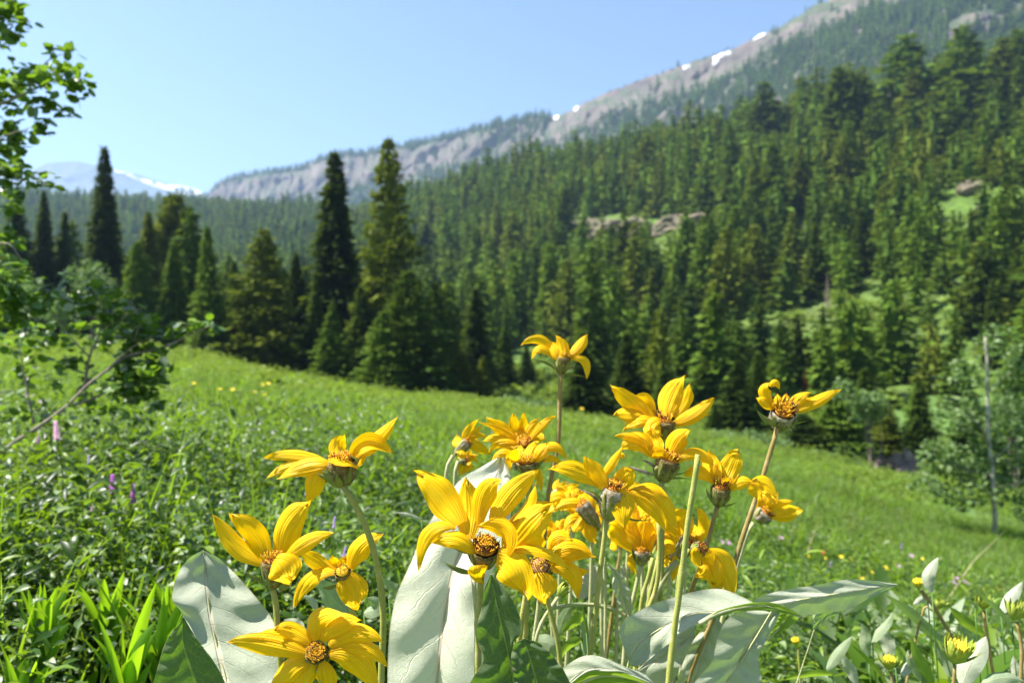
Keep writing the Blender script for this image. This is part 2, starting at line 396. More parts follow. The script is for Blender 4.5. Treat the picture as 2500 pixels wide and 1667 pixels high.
# ------------------------------------------------------------------ far ridge and far mountain
CREST = [(-2500, 700, 2100), (-300, 640, 2100), (380, 540, 2000), (468, 505, 2000), (500, 482, 2000), (512, 472, 1980), (542, 442, 1960), (595, 428, 1940), (680, 417, 1900), (744, 407, 1870),
 (787, 384, 1840), (850, 374, 1800), (903, 370, 1770), (989, 354, 1720), (1063, 342, 1680), (1148, 320, 1620), (1222, 302, 1570), (1307, 290, 1500),
 (1371, 280, 1450), (1414, 258, 1420), (1488, 226, 1370), (1573, 194, 1320), (1658, 162, 1270), (1743, 136, 1220), (1807, 115, 1190), (1850, 88, 1170),
 (1913, 60, 1130), (1988, 18, 1100), (2073, -18, 1060), (2232, -60, 1000), (2657, -140, 900), (3500, -220, 800), (5000, -250, 700)]
CR = np.array(CREST, float)
def ridge_pt(px, f, nz=1.0):
    px = np.asarray(px, float); f = np.asarray(f, float)
    pc = np.interp(px, CR[:, 0], CR[:, 1]); Yc = np.interp(px, CR[:, 0], CR[:, 2])
    fl = np.array([-.3, -.04, 0, .008, .014, .04, .15, .35, .5]); L = np.array([260, 22, 0, 8, 14, 82, 140, 240, 330.])
    fr = np.array([-.3, -.04, 0, .008, .03, .1, .25, .45, .6]); R = np.array([260, 22, 0, 12, 42, 112, 285, 560, 760.])
    w = np.clip((px-950)/450, 0, 1); w = w*w*(3-2*w)
    d = np.interp(f, fl, L)*(1-w)+np.interp(f, fr, R)*w
    Y = Yc*(1-f)
    z = (CY-pc-d)/F*Y; x = (px-CX)/F*Y
    amp = np.clip(f/.02, 0, 1)*nz
    n1 = fbm(x/60, z/60+Y/90, 21, 5); n2 = fbm(x/14, Y/50, 31, 4)
    Y2 = Y - n1*60*amp - n2*26*amp*np.clip((.2-f)/.2, 0, 1)
    z = z + fbm(x/80, Y/80, 41, 5)*34*amp + fbm(x/22, x*0+3, 47, 3)*9*np.clip(1-np.abs(f)/.01, 0, 1)*w
    return np.stack([(px-CX)/F*Y, Y2, z], -1)
def mountain_mat(name, rockA, rockB, vegA, vegB, vegpos, sc=1.0):
    m, nt, n, l, out = newmat(name)
    tc = n.new('ShaderNodeTexCoord'); c = tc.outputs['Object']
    g = n.new('ShaderNodeNewGeometry'); s = n.new('ShaderNodeSeparateXYZ'); l.new(g.outputs['True Normal'], s.inputs[0])
    mp = n.new('ShaderNodeMapping'); mp.inputs['Scale'].default_value = (.035*sc, .02*sc, .006*sc); l.new(c, mp.inputs[0])
    streak = noise(n, l, 1, mp.outputs[0], 7, .7)
    mp2 = n.new('ShaderNodeMapping'); mp2.inputs['Scale'].default_value = (.004*sc, .004*sc, .02*sc); l.new(c, mp2.inputs[0])
    band = noise(n, l, 1, mp2.outputs[0], 6, .65)
    a = noise(n, l, .011*sc, c, 7, .68); b = noise(n, l, .09*sc, c, 5, .7)
    rock = ramp(n, l, math_(n, l, 'ADD', math_(n, l, 'MULTIPLY', streak, .55), math_(n, l, 'MULTIPLY', band, .45)), [(.36, rockA), (.62, rockB)])
    veg = ramp(n, l, b, [(.3, vegA), (.65, vegB)])
    k = math_(n, l, 'ADD', math_(n, l, 'MULTIPLY', s.outputs[2], .8), math_(n, l, 'MULTIPLY', a, .8))
    col = mixc(n, l, ramp(n, l, k, [(vegpos, (0, 0, 0)), (vegpos+.07, (1, 1, 1))]), rock, veg)
    p = n.new('ShaderNodeBsdfPrincipled'); l.new(col, p.inputs['Base Color']); p.inputs['Roughness'].default_value = .95
    bu = n.new('ShaderNodeBump'); bu.inputs['Distance'].default_value = 9/sc; l.new(streak, bu.inputs['Height']); l.new(bu.outputs[0], p.inputs['Normal'])
    l.new(p.outputs[0], out.inputs[0]); return m
pxs = np.r_[np.linspace(-2500, 300, 40), np.linspace(310, 2700, 640), np.linspace(2720, 5000, 40)]
fs = np.r_[np.linspace(-.3, 0, 8), np.linspace(.003, .05, 34), np.linspace(.055, .25, 60), np.linspace(.26, .6, 24)]
PX, FS = np.meshgrid(pxs, fs)
mr = mk('mountain_ridge', ridge_pt(PX, FS).reshape(-1, 3), grid_faces(len(fs), len(pxs)),
        mountain_mat('ridge_rock_and_grass', (.055, .045, .037), (.16, .125, .10), (.03, .045, .016), (.065, .085, .032), .88))
ref(mr, kind='structure')
# far mountain
FC = np.array([(-3000, 520), (-600, 470), (60, 425), (117, 398), (190, 395), (276, 413), (330, 424), (361, 436), (400, 446), (457, 457), (500, 470), (560, 500), (700, 520), (1200, 600), (3000, 700)], float)
def far_pt(px, f):
    px = np.asarray(px, float); f = np.asarray(f, float)
    pc = np.interp(px, FC[:, 0], FC[:, 1]); Y = 5200*(1-f)
    d = np.interp(f, [-.15, 0, .02, .1, .25], [120, 0, 8, 60, 190])
    z = (CY-pc-d)/F*Y; x = (px-CX)/F*Y
    amp = np.clip(np.abs(f)/.02, 0, 1)
    return np.stack([x, Y-fbm(x/200, z/150, 61, 5)*260*amp, z+fbm(x/260, Y/260, 63, 5)*120*amp], -1)
pxs = np.linspace(-2500, 1400, 420); fs = np.r_[np.linspace(-.15, 0, 5), np.linspace(.004, .25, 60)]
PX, FS = np.meshgrid(pxs, fs)
fm = mk('far_mountain', far_pt(PX, FS).reshape(-1, 3), grid_faces(len(fs), len(pxs)),
        mountain_mat('far_rock', (.05, .05, .055), (.14, .13, .13), (.03, .045, .025), (.05, .07, .035), .98, .35))
ref(fm, kind='structure')
# snow lying on the slopes: thin sheets that follow the rock
M_SNOW = plain('snow', (.86, .88, .9), .6, (.5, .4, .3))
def snow(fn, p0, p1, f0, f1, seed, off, thr=.0, n=60, m=16, ns=1.0):
    PXs, FSs = np.meshgrid(np.linspace(p0, p1, n), np.linspace(f0, f1, m))
    V = fn(PXs, FSs)
    V2 = V.copy(); V2[..., 1] -= off; V2[..., 2] += .4
    uu = (PXs-p0)/(p1-p0); vv = (FSs-f0)/(f1-f0)
    msk = fbm(uu*7*ns, vv*4*ns, seed, 4)*2.4 + .55 - (np.abs(uu-.5)*1.7)**4 - (np.abs(vv-.5)*1.8)**4 > thr
    FA = grid_faces(m, n); mk_ = msk.reshape(-1)
    FA = FA[mk_[FA].all(1)]
    if len(FA) == 0: return
    u, inv = np.unique(FA, return_inverse=True)
    top = V2.reshape(-1, 3)[u]; bot = V.reshape(-1, 3)[u]; N = len(u); FA = inv.reshape(FA.shape)
    # side skirts close the sheet down to the slope
    o = mk('snow_patch', np.vstack([top, bot]), np.vstack([FA, FA[:, ::-1]+N]), M_SNOW)
    return ref(o, kind='structure')
snow(far_pt, 270, 330, .003, .018, 3, 18, .2, ns=1.5); snow(far_pt, 300, 420, .008, .028, 5, 18, .2, ns=1.5); snow(far_pt, 385, 500, .006, .030, 8, 18, .15, ns=1.5)
snow(ridge_pt, 1736, 1786, .002, .008, 12, 3, .3, ns=2); snow(ridge_pt, 1738, 1760, .005, .015, 13, 3, .35, ns=1.6); snow(ridge_pt, 1834, 1872, .001, .004, 14, 2, .3, ns=2)
snow(ridge_pt, 1664, 1684, .002, .009, 15, 3, .4, ns=1.6); snow(ridge_pt, 1352, 1364, .001, .008, 17, 4); snow(ridge_pt, 1400, 1414, .0, .008, 18, 4)
snow(ridge_pt, 1848, 1866, -.004, .006, 19, 4)

# ------------------------------------------------------------------ rocks
M_ROCK = plain('pink_grey_rock', (.21, .16, .14), .9, (1.2, .9, .4), (.9, (.07, .055, .045), (.33, .26, .22)), .1)
M_ROCK2 = plain('weathered_rock', (.21, .175, .125), .9, (.6, .9, .8), (.3, (.07, .09, .03), (.32, .26, .20)), .1)
def rock(name, label, px, py, rx, rz, Y=None, seed=0, mat=None, group=None, ry=None, lean=0):
    """a weathered outcrop whose middle stands on the slope at that place"""
    Y = Y or hit(px, py, 20)
    c = P(px, py, Y); x0 = c[0]; z0 = float(zt(x0, Y))
    rx = rx/F*Y; rz = rz/F*Y; ry = ry or rx*.7
    nu, nv = 36, 20
    th = np.linspace(0, 2*np.pi, nu, endpoint=False); ph = np.linspace(-.5, np.pi/2, nv)
    TH, PH = np.meshgrid(th, ph)
    r = 1+fbm(np.cos(TH)*1.6+seed*7, np.sin(TH)*1.6+PH*2.2, seed, 5)*1.5
    r = r+.45*fbm(np.cos(TH)*5+seed, np.sin(TH)*5+PH*4, seed+11, 4); blk = np.floor(r*7)/7*.6+r*.4
    V = np.stack([np.cos(TH)*np.cos(PH)*rx*blk, np.sin(TH)*np.cos(PH)*ry*blk, np.sin(PH)*rz*blk*(1+.5*fbm(np.cos(TH)*3+seed, np.sin(TH)*3, seed+3, 3))], -1)
    V = V.reshape(-1, 3); V[:, 2] += lean*V[:, 0]; V += np.array([x0, Y, z0])
    i = np.arange(nv-1)[:, None]*nu; j = np.arange(nu)[None, :]
    q = np.stack([(i+j).ravel(), (i+(j+1) % nu).ravel(), (i+nu+(j+1) % nu).ravel(), (i+nu+j).ravel()], 1)
    o = mk(name, V, q, mat or M_ROCK2, smooth=False)
    return ref(o, label, 'rock', group)
rock('boulder', 'large pinkish boulder at the meadow edge left of the aspen foliage', 2205, 1165, 42, 55, 41, 1, M_ROCK, lean=-.3)
rock('boulder', 'small light pink boulder leaning at the left end of the meadow-edge rocks', 2150, 1180, 20, 42, 41, 2, M_ROCK)
rock('boulder', 'low dark boulder at the right end of the meadow-edge rocks', 2245, 1185, 28, 26, 41.5, 3, M_ROCK)
rock('boulder', 'pinkish boulder behind the upright yellow flower on the right hill foot', 1755, 960, 22, 34, None, 5, M_ROCK)
for k, (px, py, rx, rz, lb) in enumerate([
   (1470, 560, 66, 34, 'long pinkish outcrop, left part of the rock band in the middle of the forest'), (1560, 555, 55, 34, 'grassy tan outcrop in the middle of the forest rock band'),
   (1640, 548, 55, 32, 'sloping outcrop right of centre in the forest rock band'), (1705, 535, 36, 26, 'square pale outcrop at the right end of the forest rock band'),
   (1535, 612, 40, 44, 'pinkish cliff hanging below the forest rock band'), (1415, 550, 34, 16, 'low outcrop at the far left end of the forest rock band'),
   (1995, 370, 46, 40, 'tan outcrop with grass on top in the upper right forest'), (2160, 215, 42, 62, 'pinkish cliff on the forest skyline below the tall trees'),
   (2470, 318, 40, 26, 'pale outcrop near the right edge of the picture, upper slope'), (2372, 455, 40, 30, 'grey outcrop among trees on the right slope'),
   (2395, 512, 26, 26, 'pair of pale blocks below the grey outcrop on the right slope'), (2410, 118, 22, 44, 'short pink cliff at the top right'),
   (2480, 95, 28, 70, 'tall pink cliff at the top right corner'), (1715, 455, 14, 20, 'tiny pale rock between trunks above the rock band'),
   (2190, 430, 18, 22, 'small rock in the trees of the upper right slope'), (2085, 520, 16, 18, 'small pale rock among pines on the right slope'),
   (2330, 690, 12, 12, 'tiny whitish rock in grass on the right slope')]):
    rock('rock_outcrop', lb, px, py+rz*.5, rx*(.9 if k < 6 else .8), rz*(.9 if k < 6 else .9 if k in (7, 11, 12) else .7), None, 20+k, M_ROCK2)
# ------------------------------------------------------------------ conifers
def needle_mat(name, a, b, c):
    return leafy(name, [(0, a), (.5, b), (1, c)], (.20, .28, .01), .2, .04, .7)
NEED = [needle_mat('spruce_needles', (.034, .066, .010), (.056, .102, .014), (.09, .15, .02)),
        needle_mat('olive_needles', (.07, .092, .010), (.11, .14, .015), (.155, .19, .025)),
        needle_mat('bright_needles', (.06, .115, .012), (.095, .165, .018), (.135, .215, .03)),
        needle_mat('dark_needles', (.018, .036, .008), (.03, .056, .010), (.05, .082, .014))]
M_RUST = leafy('rust_needles', [(0, (.06, .03, .015)), (.5, (.13, .045, .02)), (1, (.2, .07, .03))], (.3, .1, .03), .2, .05, .8)

def diamonds(P0, D, L, W, N):
    """flat four-cornered sprays: base, direction, length, width, facing"""
    D = D/np.linalg.norm(D, axis=1)[:, None]
    S = np.cross(D, N); S /= np.linalg.norm(S, axis=1)[:, None]+1e-9
    L = L[:, None]; W = W[:, None]
    V = np.stack([P0, P0+D*L*.45+S*W*.5, P0+D*L, P0+D*L*.45-S*W*.5], 1).reshape(-1, 3)
    return V, np.arange(len(V)).reshape(-1, 4)

def conifer(h, r, levels, nb, ncl, seed, shape=.85, zb=.03, droop=.25, gap=.12, cl=.055, cw=.4, up=.0, bushy=1, core=.6):
    """trunk + whorled branches carrying sprays of needles; unit = metres"""
    g = np.random.default_rng(seed)
    Ps, Ds, Ls, Ns = [], [], [], []
    bt = Acc()
    side = g.normal(1, .12, 12)
    for i in range(levels):
        t = (i+g.random()*.8)/levels
        z = h*(zb+(1-zb)*t)
        rr = r*((1-t)**shape)*(1 if t > .08 else .8+2.5*t)+.02*h*(1-t)
        k = max(3, int(round(nb*(1-.45*t))))
        a0 = g.random()*6.3
        for b in range(k):
            az = a0+b*2*np.pi/k+g.normal(0, .2)
            if g.random() < gap: continue
            bl = rr*g.uniform(.6, 1.18)*side[int((az % 6.283)/6.284*12)]
            n = max(2, int(ncl*(.35+.65*bl/r)))
            s = g.uniform(.12, 1, n)**.7
            dr = droop*g.uniform(.6, 1.4)
            d0 = np.array([math.cos(az), math.sin(az), 0])
            pz = z - dr*bl*s + up*bl*s*s
            lat = np.array([-d0[1], d0[0], 0])
            off = g.normal(0, .16*bl*1.0, n)*s*bushy
            p = d0[None]*(bl*s)[:, None]+lat[None]*off[:, None]; p[:, 2] += pz+g.normal(0, .012*h*.35, n)
            d = d0[None]+lat[None]*(off/(.35*bl+1e-6))[:, None]*.8+g.normal(0, .28, (n, 3)); d[:, 2] -= dr*.6
            Ps.append(p); Ds.append(d); Ls.append(np.full(n, 1.0)*h*cl*g.uniform(.7, 1.3, n)*(.55+.45*bl/r))
            nn = np.tile([0, 0, 1.], (n, 1))+g.normal(0, .45, (n, 3)); Ns.append(nn)
            if levels > 30 and bl > .25*r and b % 2 == 0:
                V, q, _ = tube([[0, 0, z], d0*bl*.55+[0, 0, z-dr*bl*.5], d0*bl*.9+[0, 0, z-dr*bl*.9]], [h*.0025, h*.0015, h*.0006], 4, False)
                bt.add(V, q)
    # ragged cone of the same needles, added as inner growth that blocks light
    nz, na = 12, 9; tt = np.linspace(.02, .97, nz); aa = np.linspace(0, 2*np.pi, na, endpoint=False)
    rr = core*r*((1-tt)**shape)[:, None]*(1+g.normal(0, .16, (nz, na)))
    rr[::2] *= .72
    CV = np.stack([rr*np.cos(aa), rr*np.sin(aa), np.broadcast_to((h*(zb+(1-zb)*tt))[:, None]-droop*rr*.6, rr.shape)], -1).reshape(-1, 3)
    i_ = np.arange(nz-1)[:, None]*na; j_ = np.arange(na)[None]
    CQ = np.stack([(i_+j_).ravel(), (i_+(j_+1) % na).ravel(), (i_+na+(j_+1) % na).ravel(), (i_+na+j_).ravel()], 1)
    # leader
    n = 14; zz = h*g.uniform(.93, 1.0, n)
    Ps.append(np.stack([g.normal(0, .004*h, n), g.normal(0, .004*h, n), zz-.02*h], 1))
    Ds.append(np.stack([g.normal(0, .3, n), g.normal(0, .3, n), np.ones(n)], 1)); Ls.append(np.full(n, .045*h)); Ns.append(g.normal(0, 1, (n, 3)))
    P0, D, L, N = np.vstack(Ps), np.vstack(Ds), np.concatenate(Ls), np.vstack(Ns)
    V, q = diamonds(P0, D, L, L*cw*g.uniform(.7, 1.4, len(L)), N)
    q = np.vstack([q, CQ+len(V)]); V = np.vstack([V, CV])
    zs = np.linspace(-.06*h, h*.97, 7)
    tv, tq, _ = tube(np.stack([np.sin(zs*.3)*.004*h, np.cos(zs*.25)*.004*h, zs], 1), np.linspace(.013*h, .001*h, 7), 7)
    bt.add(tv, tq)
    return (V, q), bt

def bake(spec, name, mats, mat_n, mat_t):
    """crown and trunk meshes of one kind of tree (as object data, height = 1 m scale of spec)"""
    (V, q), bt = spec
    me = mk('crown', V, q, mat_n, smooth=False).data
    tr = bt.build('trunk', mat_t).data
    for nm in ('crown', 'trunk'):
        pass
    return me, tr
_protos = {}
def proto(key, *a, **k):
    if key not in _protos:
        (V, q), bt = conifer(*a, **k)
        c = mk('crown', V, q, NEED[0], smooth=False); t = bt.build('trunk', M_BARK)
        _protos[key] = (c.data, t.data); bpy.data.objects.remove(c); bpy.data.objects.remove(t)
    return _protos[key]

def tree_obj(key, label, x, y, z, h, wscale, mat, rot, group=None, name='conifer', cat='conifer'):
    """a conifer with crown and trunk parts; meshes of a kind are shared, the needles' material is per tree"""
    cm, tm = _protos[key]
    e = empty(name, (x, y, z), label, cat, group)
    e.scale = (h*wscale, h*wscale, h); e.rotation_euler[2] = rot
    for nm, me in (('crown', cm), ('trunk', tm)):
        o = bpy.data.objects.new(nm, me); COL.objects.link(o); o.parent = e
        if nm == 'crown':
            o.material_slots[0].link = 'OBJECT'; o.material_slots[0].material = mat
    return e
# near kinds, built one metre high
proto('spire', 1, .105, 84, 13, 18, 1, shape=.75, droop=.5, cl=.044, cw=.42, gap=.05)
proto('spire2', 1, .13, 74, 12, 18, 2, shape=.8, droop=.45, cl=.05, cw=.42, gap=.08)
proto('full', 1, .19, 70, 13, 22, 3, shape=.8, droop=.3, cl=.048, cw=.42, gap=.06)
proto('open', 1, .22, 50, 11, 30, 4, shape=.62, droop=.22, cl=.052, cw=.42, gap=.14, up=.25, core=.35)
proto('bushy', 1, .27, 50, 13, 32, 5, shape=.6, droop=.18, cl=.052, cw=.42, gap=.1, up=.15)
proto('bushy2', 1, .30, 46, 12, 36, 6, shape=.7, droop=.2, cl=.055, cw=.4, gap=.14, up=.2, core=.45)
proto('round', 1, .24, 44, 12, 28, 7, shape=.42, zb=.2, droop=.05, cl=.06, cw=.45, gap=.14, up=.2, core=.45)
HK = []
for k in range(7):
    proto('h%d' % k, 1, [.13, .16, .14, .19, .15, .22, .12][k], 28, 9, 9, 50+k, shape=[.8, .75, .9, .7, .8, .5, .8][k], droop=.3, cl=.1, cw=.45, gap=.08, zb=.04)

# tree line: column, row of the top, distance, kind, half width in photo px, material, label
TL = [
 (255, 362, 74, 'spire', 50, 3, 'tall slender dark spruce spire standing alone against the snowy mountain'),
 (108, 470, 76, 'spire2', 42, 3, 'dark spruce just right of the hanging aspen leaves, left of the lone spire'),
 (158, 520, 77, 'full', 44, 3, 'dark shorter spruce touching the left spruce beside the lone spire'),
 (40, 485, 74, 'full', 60, 3, 'dark wide spruce half hidden by the hanging aspen leaves at the left edge'),
 (425, 478, 84, 'round', 78, 1, 'round-topped olive pine behind the small bright spruces'),
 (362, 520, 72, 'spire2', 50, 1, 'olive spruce left of the round-topped pine'),
 (335, 590, 62, 'bushy', 66, 2, 'light green feathery fir below the round-topped pine'),
 (424, 592, 62, 'spire2', 44, 2, 'small bright green pointed spruce in front of the round-topped pine'),
 (506, 556, 60, 'full', 54, 2, 'blue-green pointed young spruce between the olive pine and the broad fir'),
 (572, 640, 66, 'full', 48, 0, 'dark spruce filling the gap left of the broad fir'),
 (645, 560, 60, 'open', 92, 1, 'broad olive fir with flat top and visible trunk, left of the dark spire'),
 (722, 620, 66, 'spire2', 46, 3, 'dark narrow spruce right behind the broad fir'),
 (818, 372, 66, 'spire', 72, 3, 'very tall narrow dark spruce spire, left one of the two tallest trees'),
 (948, 340, 64, 'open', 92, 1, 'very tall open-branched olive fir, right one of the two tallest trees'),
 (770, 690, 62, 'full', 44, 0, 'mid green spruce at the foot of the tall dark spire'),
 (812, 744, 56, 'full', 52, 2, 'short bright green spruce standing in front of the tall dark spire'),
 (880, 700, 62, 'full', 56, 0, 'dark green spruce between the two tallest trees'),
 (998, 660, 56, 'bushy2', 112, 0, 'large dark bushy fir at the meadow edge below the open-branched olive fir'),
 (1062, 690, 62, 'bushy', 66, 0, 'dark fir with lighter tips right behind the large bushy fir'),
 (936, 760, 54, 'bushy', 66, 2, 'light green fir low on the left side of the large bushy fir'),
 (1100, 745, 66, 'full', 44, 1, 'olive pointed spruce right of the large bushy fir'),
 (1160, 705, 72, 'full', 56, 3, 'dark spruce standing above the small pair right of the bushy fir'),
 (1180, 870, 56, 'bushy', 36, 1, 'small olive fir at the right end of the left tree line'),
 (1128, 855, 57, 'bushy', 46, 1, 'low yellow-green fir in front of the olive pointed spruce'),
 (1232, 805, 80, 'full', 40, 0, 'dark spruce left of the lone tallest-stalked yellow flower'),
 (1285, 845, 84, 'full', 34, 0, 'short spruce directly behind the lone tallest-stalked yellow flower'),
 (1425, 850, 50, 'full', 76, 3, 'dark spruce at the meadow edge between the two highest yellow flowers'),
 (1530, 815, 56, 'full', 66, 3, 'dark spruce behind the upper middle yellow flower'),
 (1620, 890, 54, 'full', 50, 0, 'green spruce right behind the upper middle yellow flower'),
 (1745, 985, 50, 'spire2', 30, 0, 'small thin spruce in the clearing left of the upright right flower'),
 (1800, 880, 52, 'full', 60, 3, 'dark spruce just left of the upright right flower'),
 (1850, 860, 56, 'spire2', 46, 0, 'narrow spruce directly behind the upright right flower'),
 (1962, 1010, 46, 'bushy', 70, 3, 'low dark fir at the meadow edge right of the flower stalks'),
 (2045, 940, 46, 'bushy', 82, 2, 'feathery green fir at the meadow edge right of the flower stalks'),
 (2110, 900, 50, 'full', 60, 0, 'spruce behind the feathery fir, left of the aspen foliage'),
 (2165, 985, 47, 'bushy', 56, 1, 'yellow-green fir just left of the aspen foliage'),
 (2245, 930, 50, 'full', 56, 0, 'dark spruce mostly hidden behind the aspen foliage'),
 (2470, 900, 44, 'bushy', 90, 0, 'dark fir behind the slim white aspen trunk at the right edge'),
 (2370, 960, 46, 'bushy', 70, 0, 'dark fir behind the left side of the aspen crown'),
]
WID = {'spire': .105, 'spire2': .13, 'full': .19, 'open': .22, 'bushy': .27, 'bushy2': .30, 'round': .24}
g = np.random.default_rng(5)
for px, pt, Y, key, hw, mi, lb in TL:
    x = (px-CX)/F*Y; z = float(zt(x, Y))-.3
    h = (CY-pt)/F*Y - z
    tree_obj(key, lb, x, Y, z, h, hw/F*Y/h/(WID[key]*1.05), NEED[mi], g.uniform(0, 6.28))
# background conifers on the hillside: scatter, nearest-looking 300 as objects, the rest one wood
g = np.random.default_rng(11)
cand = []
for rep in range(130000):
    px = g.uniform(-420, 2950); Y = math.exp(g.uniform(math.log(62), math.log(800)))
    if g.random() > (Y/700.)**1.1*1.0: continue
    x = (px-CX)/F*Y
    cand.append((px, x, Y))
cand = np.array(cand)
zc = zt(cand[:, 1], cand[:, 2]); row = CY-zc/cand[:, 2]*F
dn = fbm(cand[:, 1]/38, cand[:, 2]/38, 77, 3)
keep = []; cell = {}
for i, (px, x, Y) in enumerate(cand):
    r = row[i]
    edge = np.interp(px, [-400, 0, 800, 1250, 1600, 1900, 2500, 3000], [66, 66, 66, 92, 66, 57, 52, 50])
    if Y < edge: continue
    open_ = np.clip((px-1350)/900, 0, 1)*np.clip((r-300)/300, 0, 1)
    if g.random() < open_*.12+ (.9 if dn[i]*(0.35+open_) > .09 else 0): continue
    # keep the rock band clear, and the little clearing behind the lone flower
    if 1380 < px < 1760 and 520+10 < r < 700 and abs(r-600) < 75 and Y < 300: continue
    if 1950 < px < 2040 and 360 < r < 450: continue
    if 2120 < px < 2200 and 170 < r < 330: continue
    if 2380 < px < 2520 and 40 < r < 200 and g.random() < .75: continue
    if 1215 < px < 1400 and 880 < r < 960: continue
    if 1640 < px < 1790 and 850 < r < 1040 and g.random() < .8: continue
    sp = np.interp(px, [0, 1000, 1500, 2500], [5.0, 4.4, 4.3, 4.3])*(1+.1*open_)
    ci, cj = int(x//sp), int(Y//sp)
    if any(((x-a)**2+(Y-b)**2) < sp*sp for di in (-1, 0, 1) for dj in (-1, 0, 1) for a, b in cell.get((ci+di, cj+dj), ())): continue
    cell.setdefault((ci, cj), []).append((x, Y)); keep.append(i)
T = []
for i in keep:
    px, x, Y = cand[i]
    h = np.clip(g.normal(np.interp(Y, [60, 120, 250, 700], [7.5, 10, 15, 20]), 3.2), 3.5, 27)*(.8 if px > 1900 and Y < 200 else 1)
    if px > 1800 and row[i] < 330: h *= 1.15
    T.append((px, x, Y, zc[i]-.3, h))
# a few tall landmarks on the skyline
for px, base, top in ((2215, 330, 82), (2350, 330, 60), (1865, 400, 200), (2095, 400, 170), (2060, 420, 160), (1745, 420, 290), (2290, 250, 110), (1600, 390, 300), (2480, 230, 90)):
    Y = hit(px, base, 60)
    if Y: T.append((px, (px-CX)/F*Y, Y, float(zt((px-CX)/F*Y, Y))-.3, (base-top)/F*Y))
T.sort(key=lambda a: -(a[4]/a[2])*(1 if -20 < a[0] < 2520 else .01))
N_IND = 262; WH = [.13, .16, .14, .19, .15, .22, .12]
HM = [0, 0, 2, 2, 3, 0, 2, 1]
def spot(px, r, top):
    """the nearest thing one can find in the picture"""
    marks = [(1550, 560, 'beside the long rock band'), (1700, 540, 'at the right end of the rock band'), (1995, 370, 'by the grassy tan outcrop, upper right'), (2160, 215, 'beside the skyline cliff'),
     (2215, 200, 'on the upper right skyline'), (2380, 470, 'next to the grey outcrop on the right'), (2470, 320, 'by the pale outcrop near the right edge'), (1285, 900, 'behind the lone highest flower'),
     (1600, 950, 'behind the broad open flower'), (1952, 930, 'around the rust-red dead fir'), (1850, 800, 'above the right upper flower'), (2150, 800, 'above the aspen crown'), (2440, 780, 'above the slim white aspen'),
     (1100, 700, 'just right of the two tallest spruces'), (1300, 700, 'on the lower middle slope'), (1500, 760, 'below the rock band'), (1700, 720, 'on the slope right below the rock band'), (2000, 620, 'in the middle of the right slope'),
     (2250, 640, 'on the brushy right slope'), (700, 700, 'behind the broad olive fir'), (880, 650, 'between the two tallest trees'), (420, 650, 'near the round-topped pine'), (200, 650, 'by the lone slender spire'), (60, 650, 'behind the aspen leaves'), (2480, 600, 'at the right edge of the slope'), (1850, 420, 'high on the middle skyline')]
    return min(marks, key=lambda m: (m[0]-px)**2+(m[1]-r)**2)[2]
_seen = {}
for k, (px, x, Y, z, h) in enumerate(T[:N_IND]):
    kk = int(g.integers(0, 7)); mi = HM[int(g.integers(0, 8))]
    cm, tm = _protos['h%d' % kk]
    ws = g.uniform(.75, 1.15)*(1.12 if px > 1700 else 1)
    tone = ['dark green', 'olive', 'bright green', 'blackish green'][mi]; r0 = CY-F*z/Y; hp = h/Y*F
    size = 'very tall' if hp > 190 else 'tall' if hp > 150 else 'medium' if hp > 125 else 'short'; wd = 'slim' if WH[kk]*ws < .14 else 'wide' if WH[kk]*ws > .19 else 'pointed'
    lab = '%s %s %s conifer %s' % (size, wd, tone, spot(px, r0-hp*.5, 0))
    e = empty('conifer', (x, Y, z), lab, 'conifer', lab.replace(' conifer ', ' conifers '))
    if h/Y > .09 and px > 1700 and CY-F*(z+h)/Y < 250: ws = 1.5
    e.scale = (h*ws, h*ws, h); e.rotation_euler = (g.normal(0, .022), g.normal(0, .022), g.uniform(0, 6.28))
    for nm, me in (('crown', cm), ('trunk', tm)):
        o = bpy.data.objects.new(nm, me); COL.objects.link(o); o.parent = e
        if nm == 'crown':
            o.material_slots[0].link = 'OBJECT'; o.material_slots[0].material = NEED[mi]
_by = {}
for o in bpy.data.objects:
    if o.get('category') == 'conifer' and 'group' in o: _by.setdefault(o['label'], []).append(o)
for lb, l in _by.items():
    l.sort(key=lambda o: o.location[0]/o.location[1])
    oth = ['first', 'second', 'third', 'fourth', 'fifth', 'sixth', 'seventh', 'eighth', 'ninth']
    wd_ = [', %s from left' % oth[i] for i in range(len(l))] if 5 <= len(l) <= 9 else {1: [''], 2: [', left one', ', right one'], 3: [', left one', ', middle one', ', right one'], 4: [', leftmost', ', second from left', ', third from left', ', rightmost']}.get(len(l))
    if wd_:
        for o, w_ in zip(l, wd_): o['label'] = lb+w_; o['group'] = 'conifers covering the hillside'
# bare grey snags
for i_, (px, pb, hp, lb) in enumerate([(1880, 520, 90, 'bare grey snag high on the right slope'), (2020, 760, 110, 'bare grey snag in the middle of the right slope'), (2420, 640, 95, 'bare grey snag near the right edge of the slope'),
     (1790, 600, 85, 'bare grey snag right of the rock band'), (1300, 520, 70, 'bare grey snag left of the rock band'), (2200, 690, 100, 'bare grey snag above the aspen crown'), (1700, 800, 110, 'bare grey snag above the broad open flower'), (1960, 330, 90, 'bare grey snag on the upper right skyline')]):
    Y = hit(px, pb, 55, 500)*.985; x = (px-CX)/F*Y; z = float(zt(x, Y))-.3; h = hp/F*Y
    e = empty('dead_tree', (x, Y, z), lb, 'dead tree'); e.scale = (h*1.1, h*1.1, h); e.rotation_euler = (0, .05*math.sin(i_*3), i_)
    o = bpy.data.objects.new('trunk', _protos['spire2'][1]); COL.objects.link(o); o.parent = e
    o.material_slots[0].link = 'OBJECT'; o.material_slots[0].material = M_TWIG
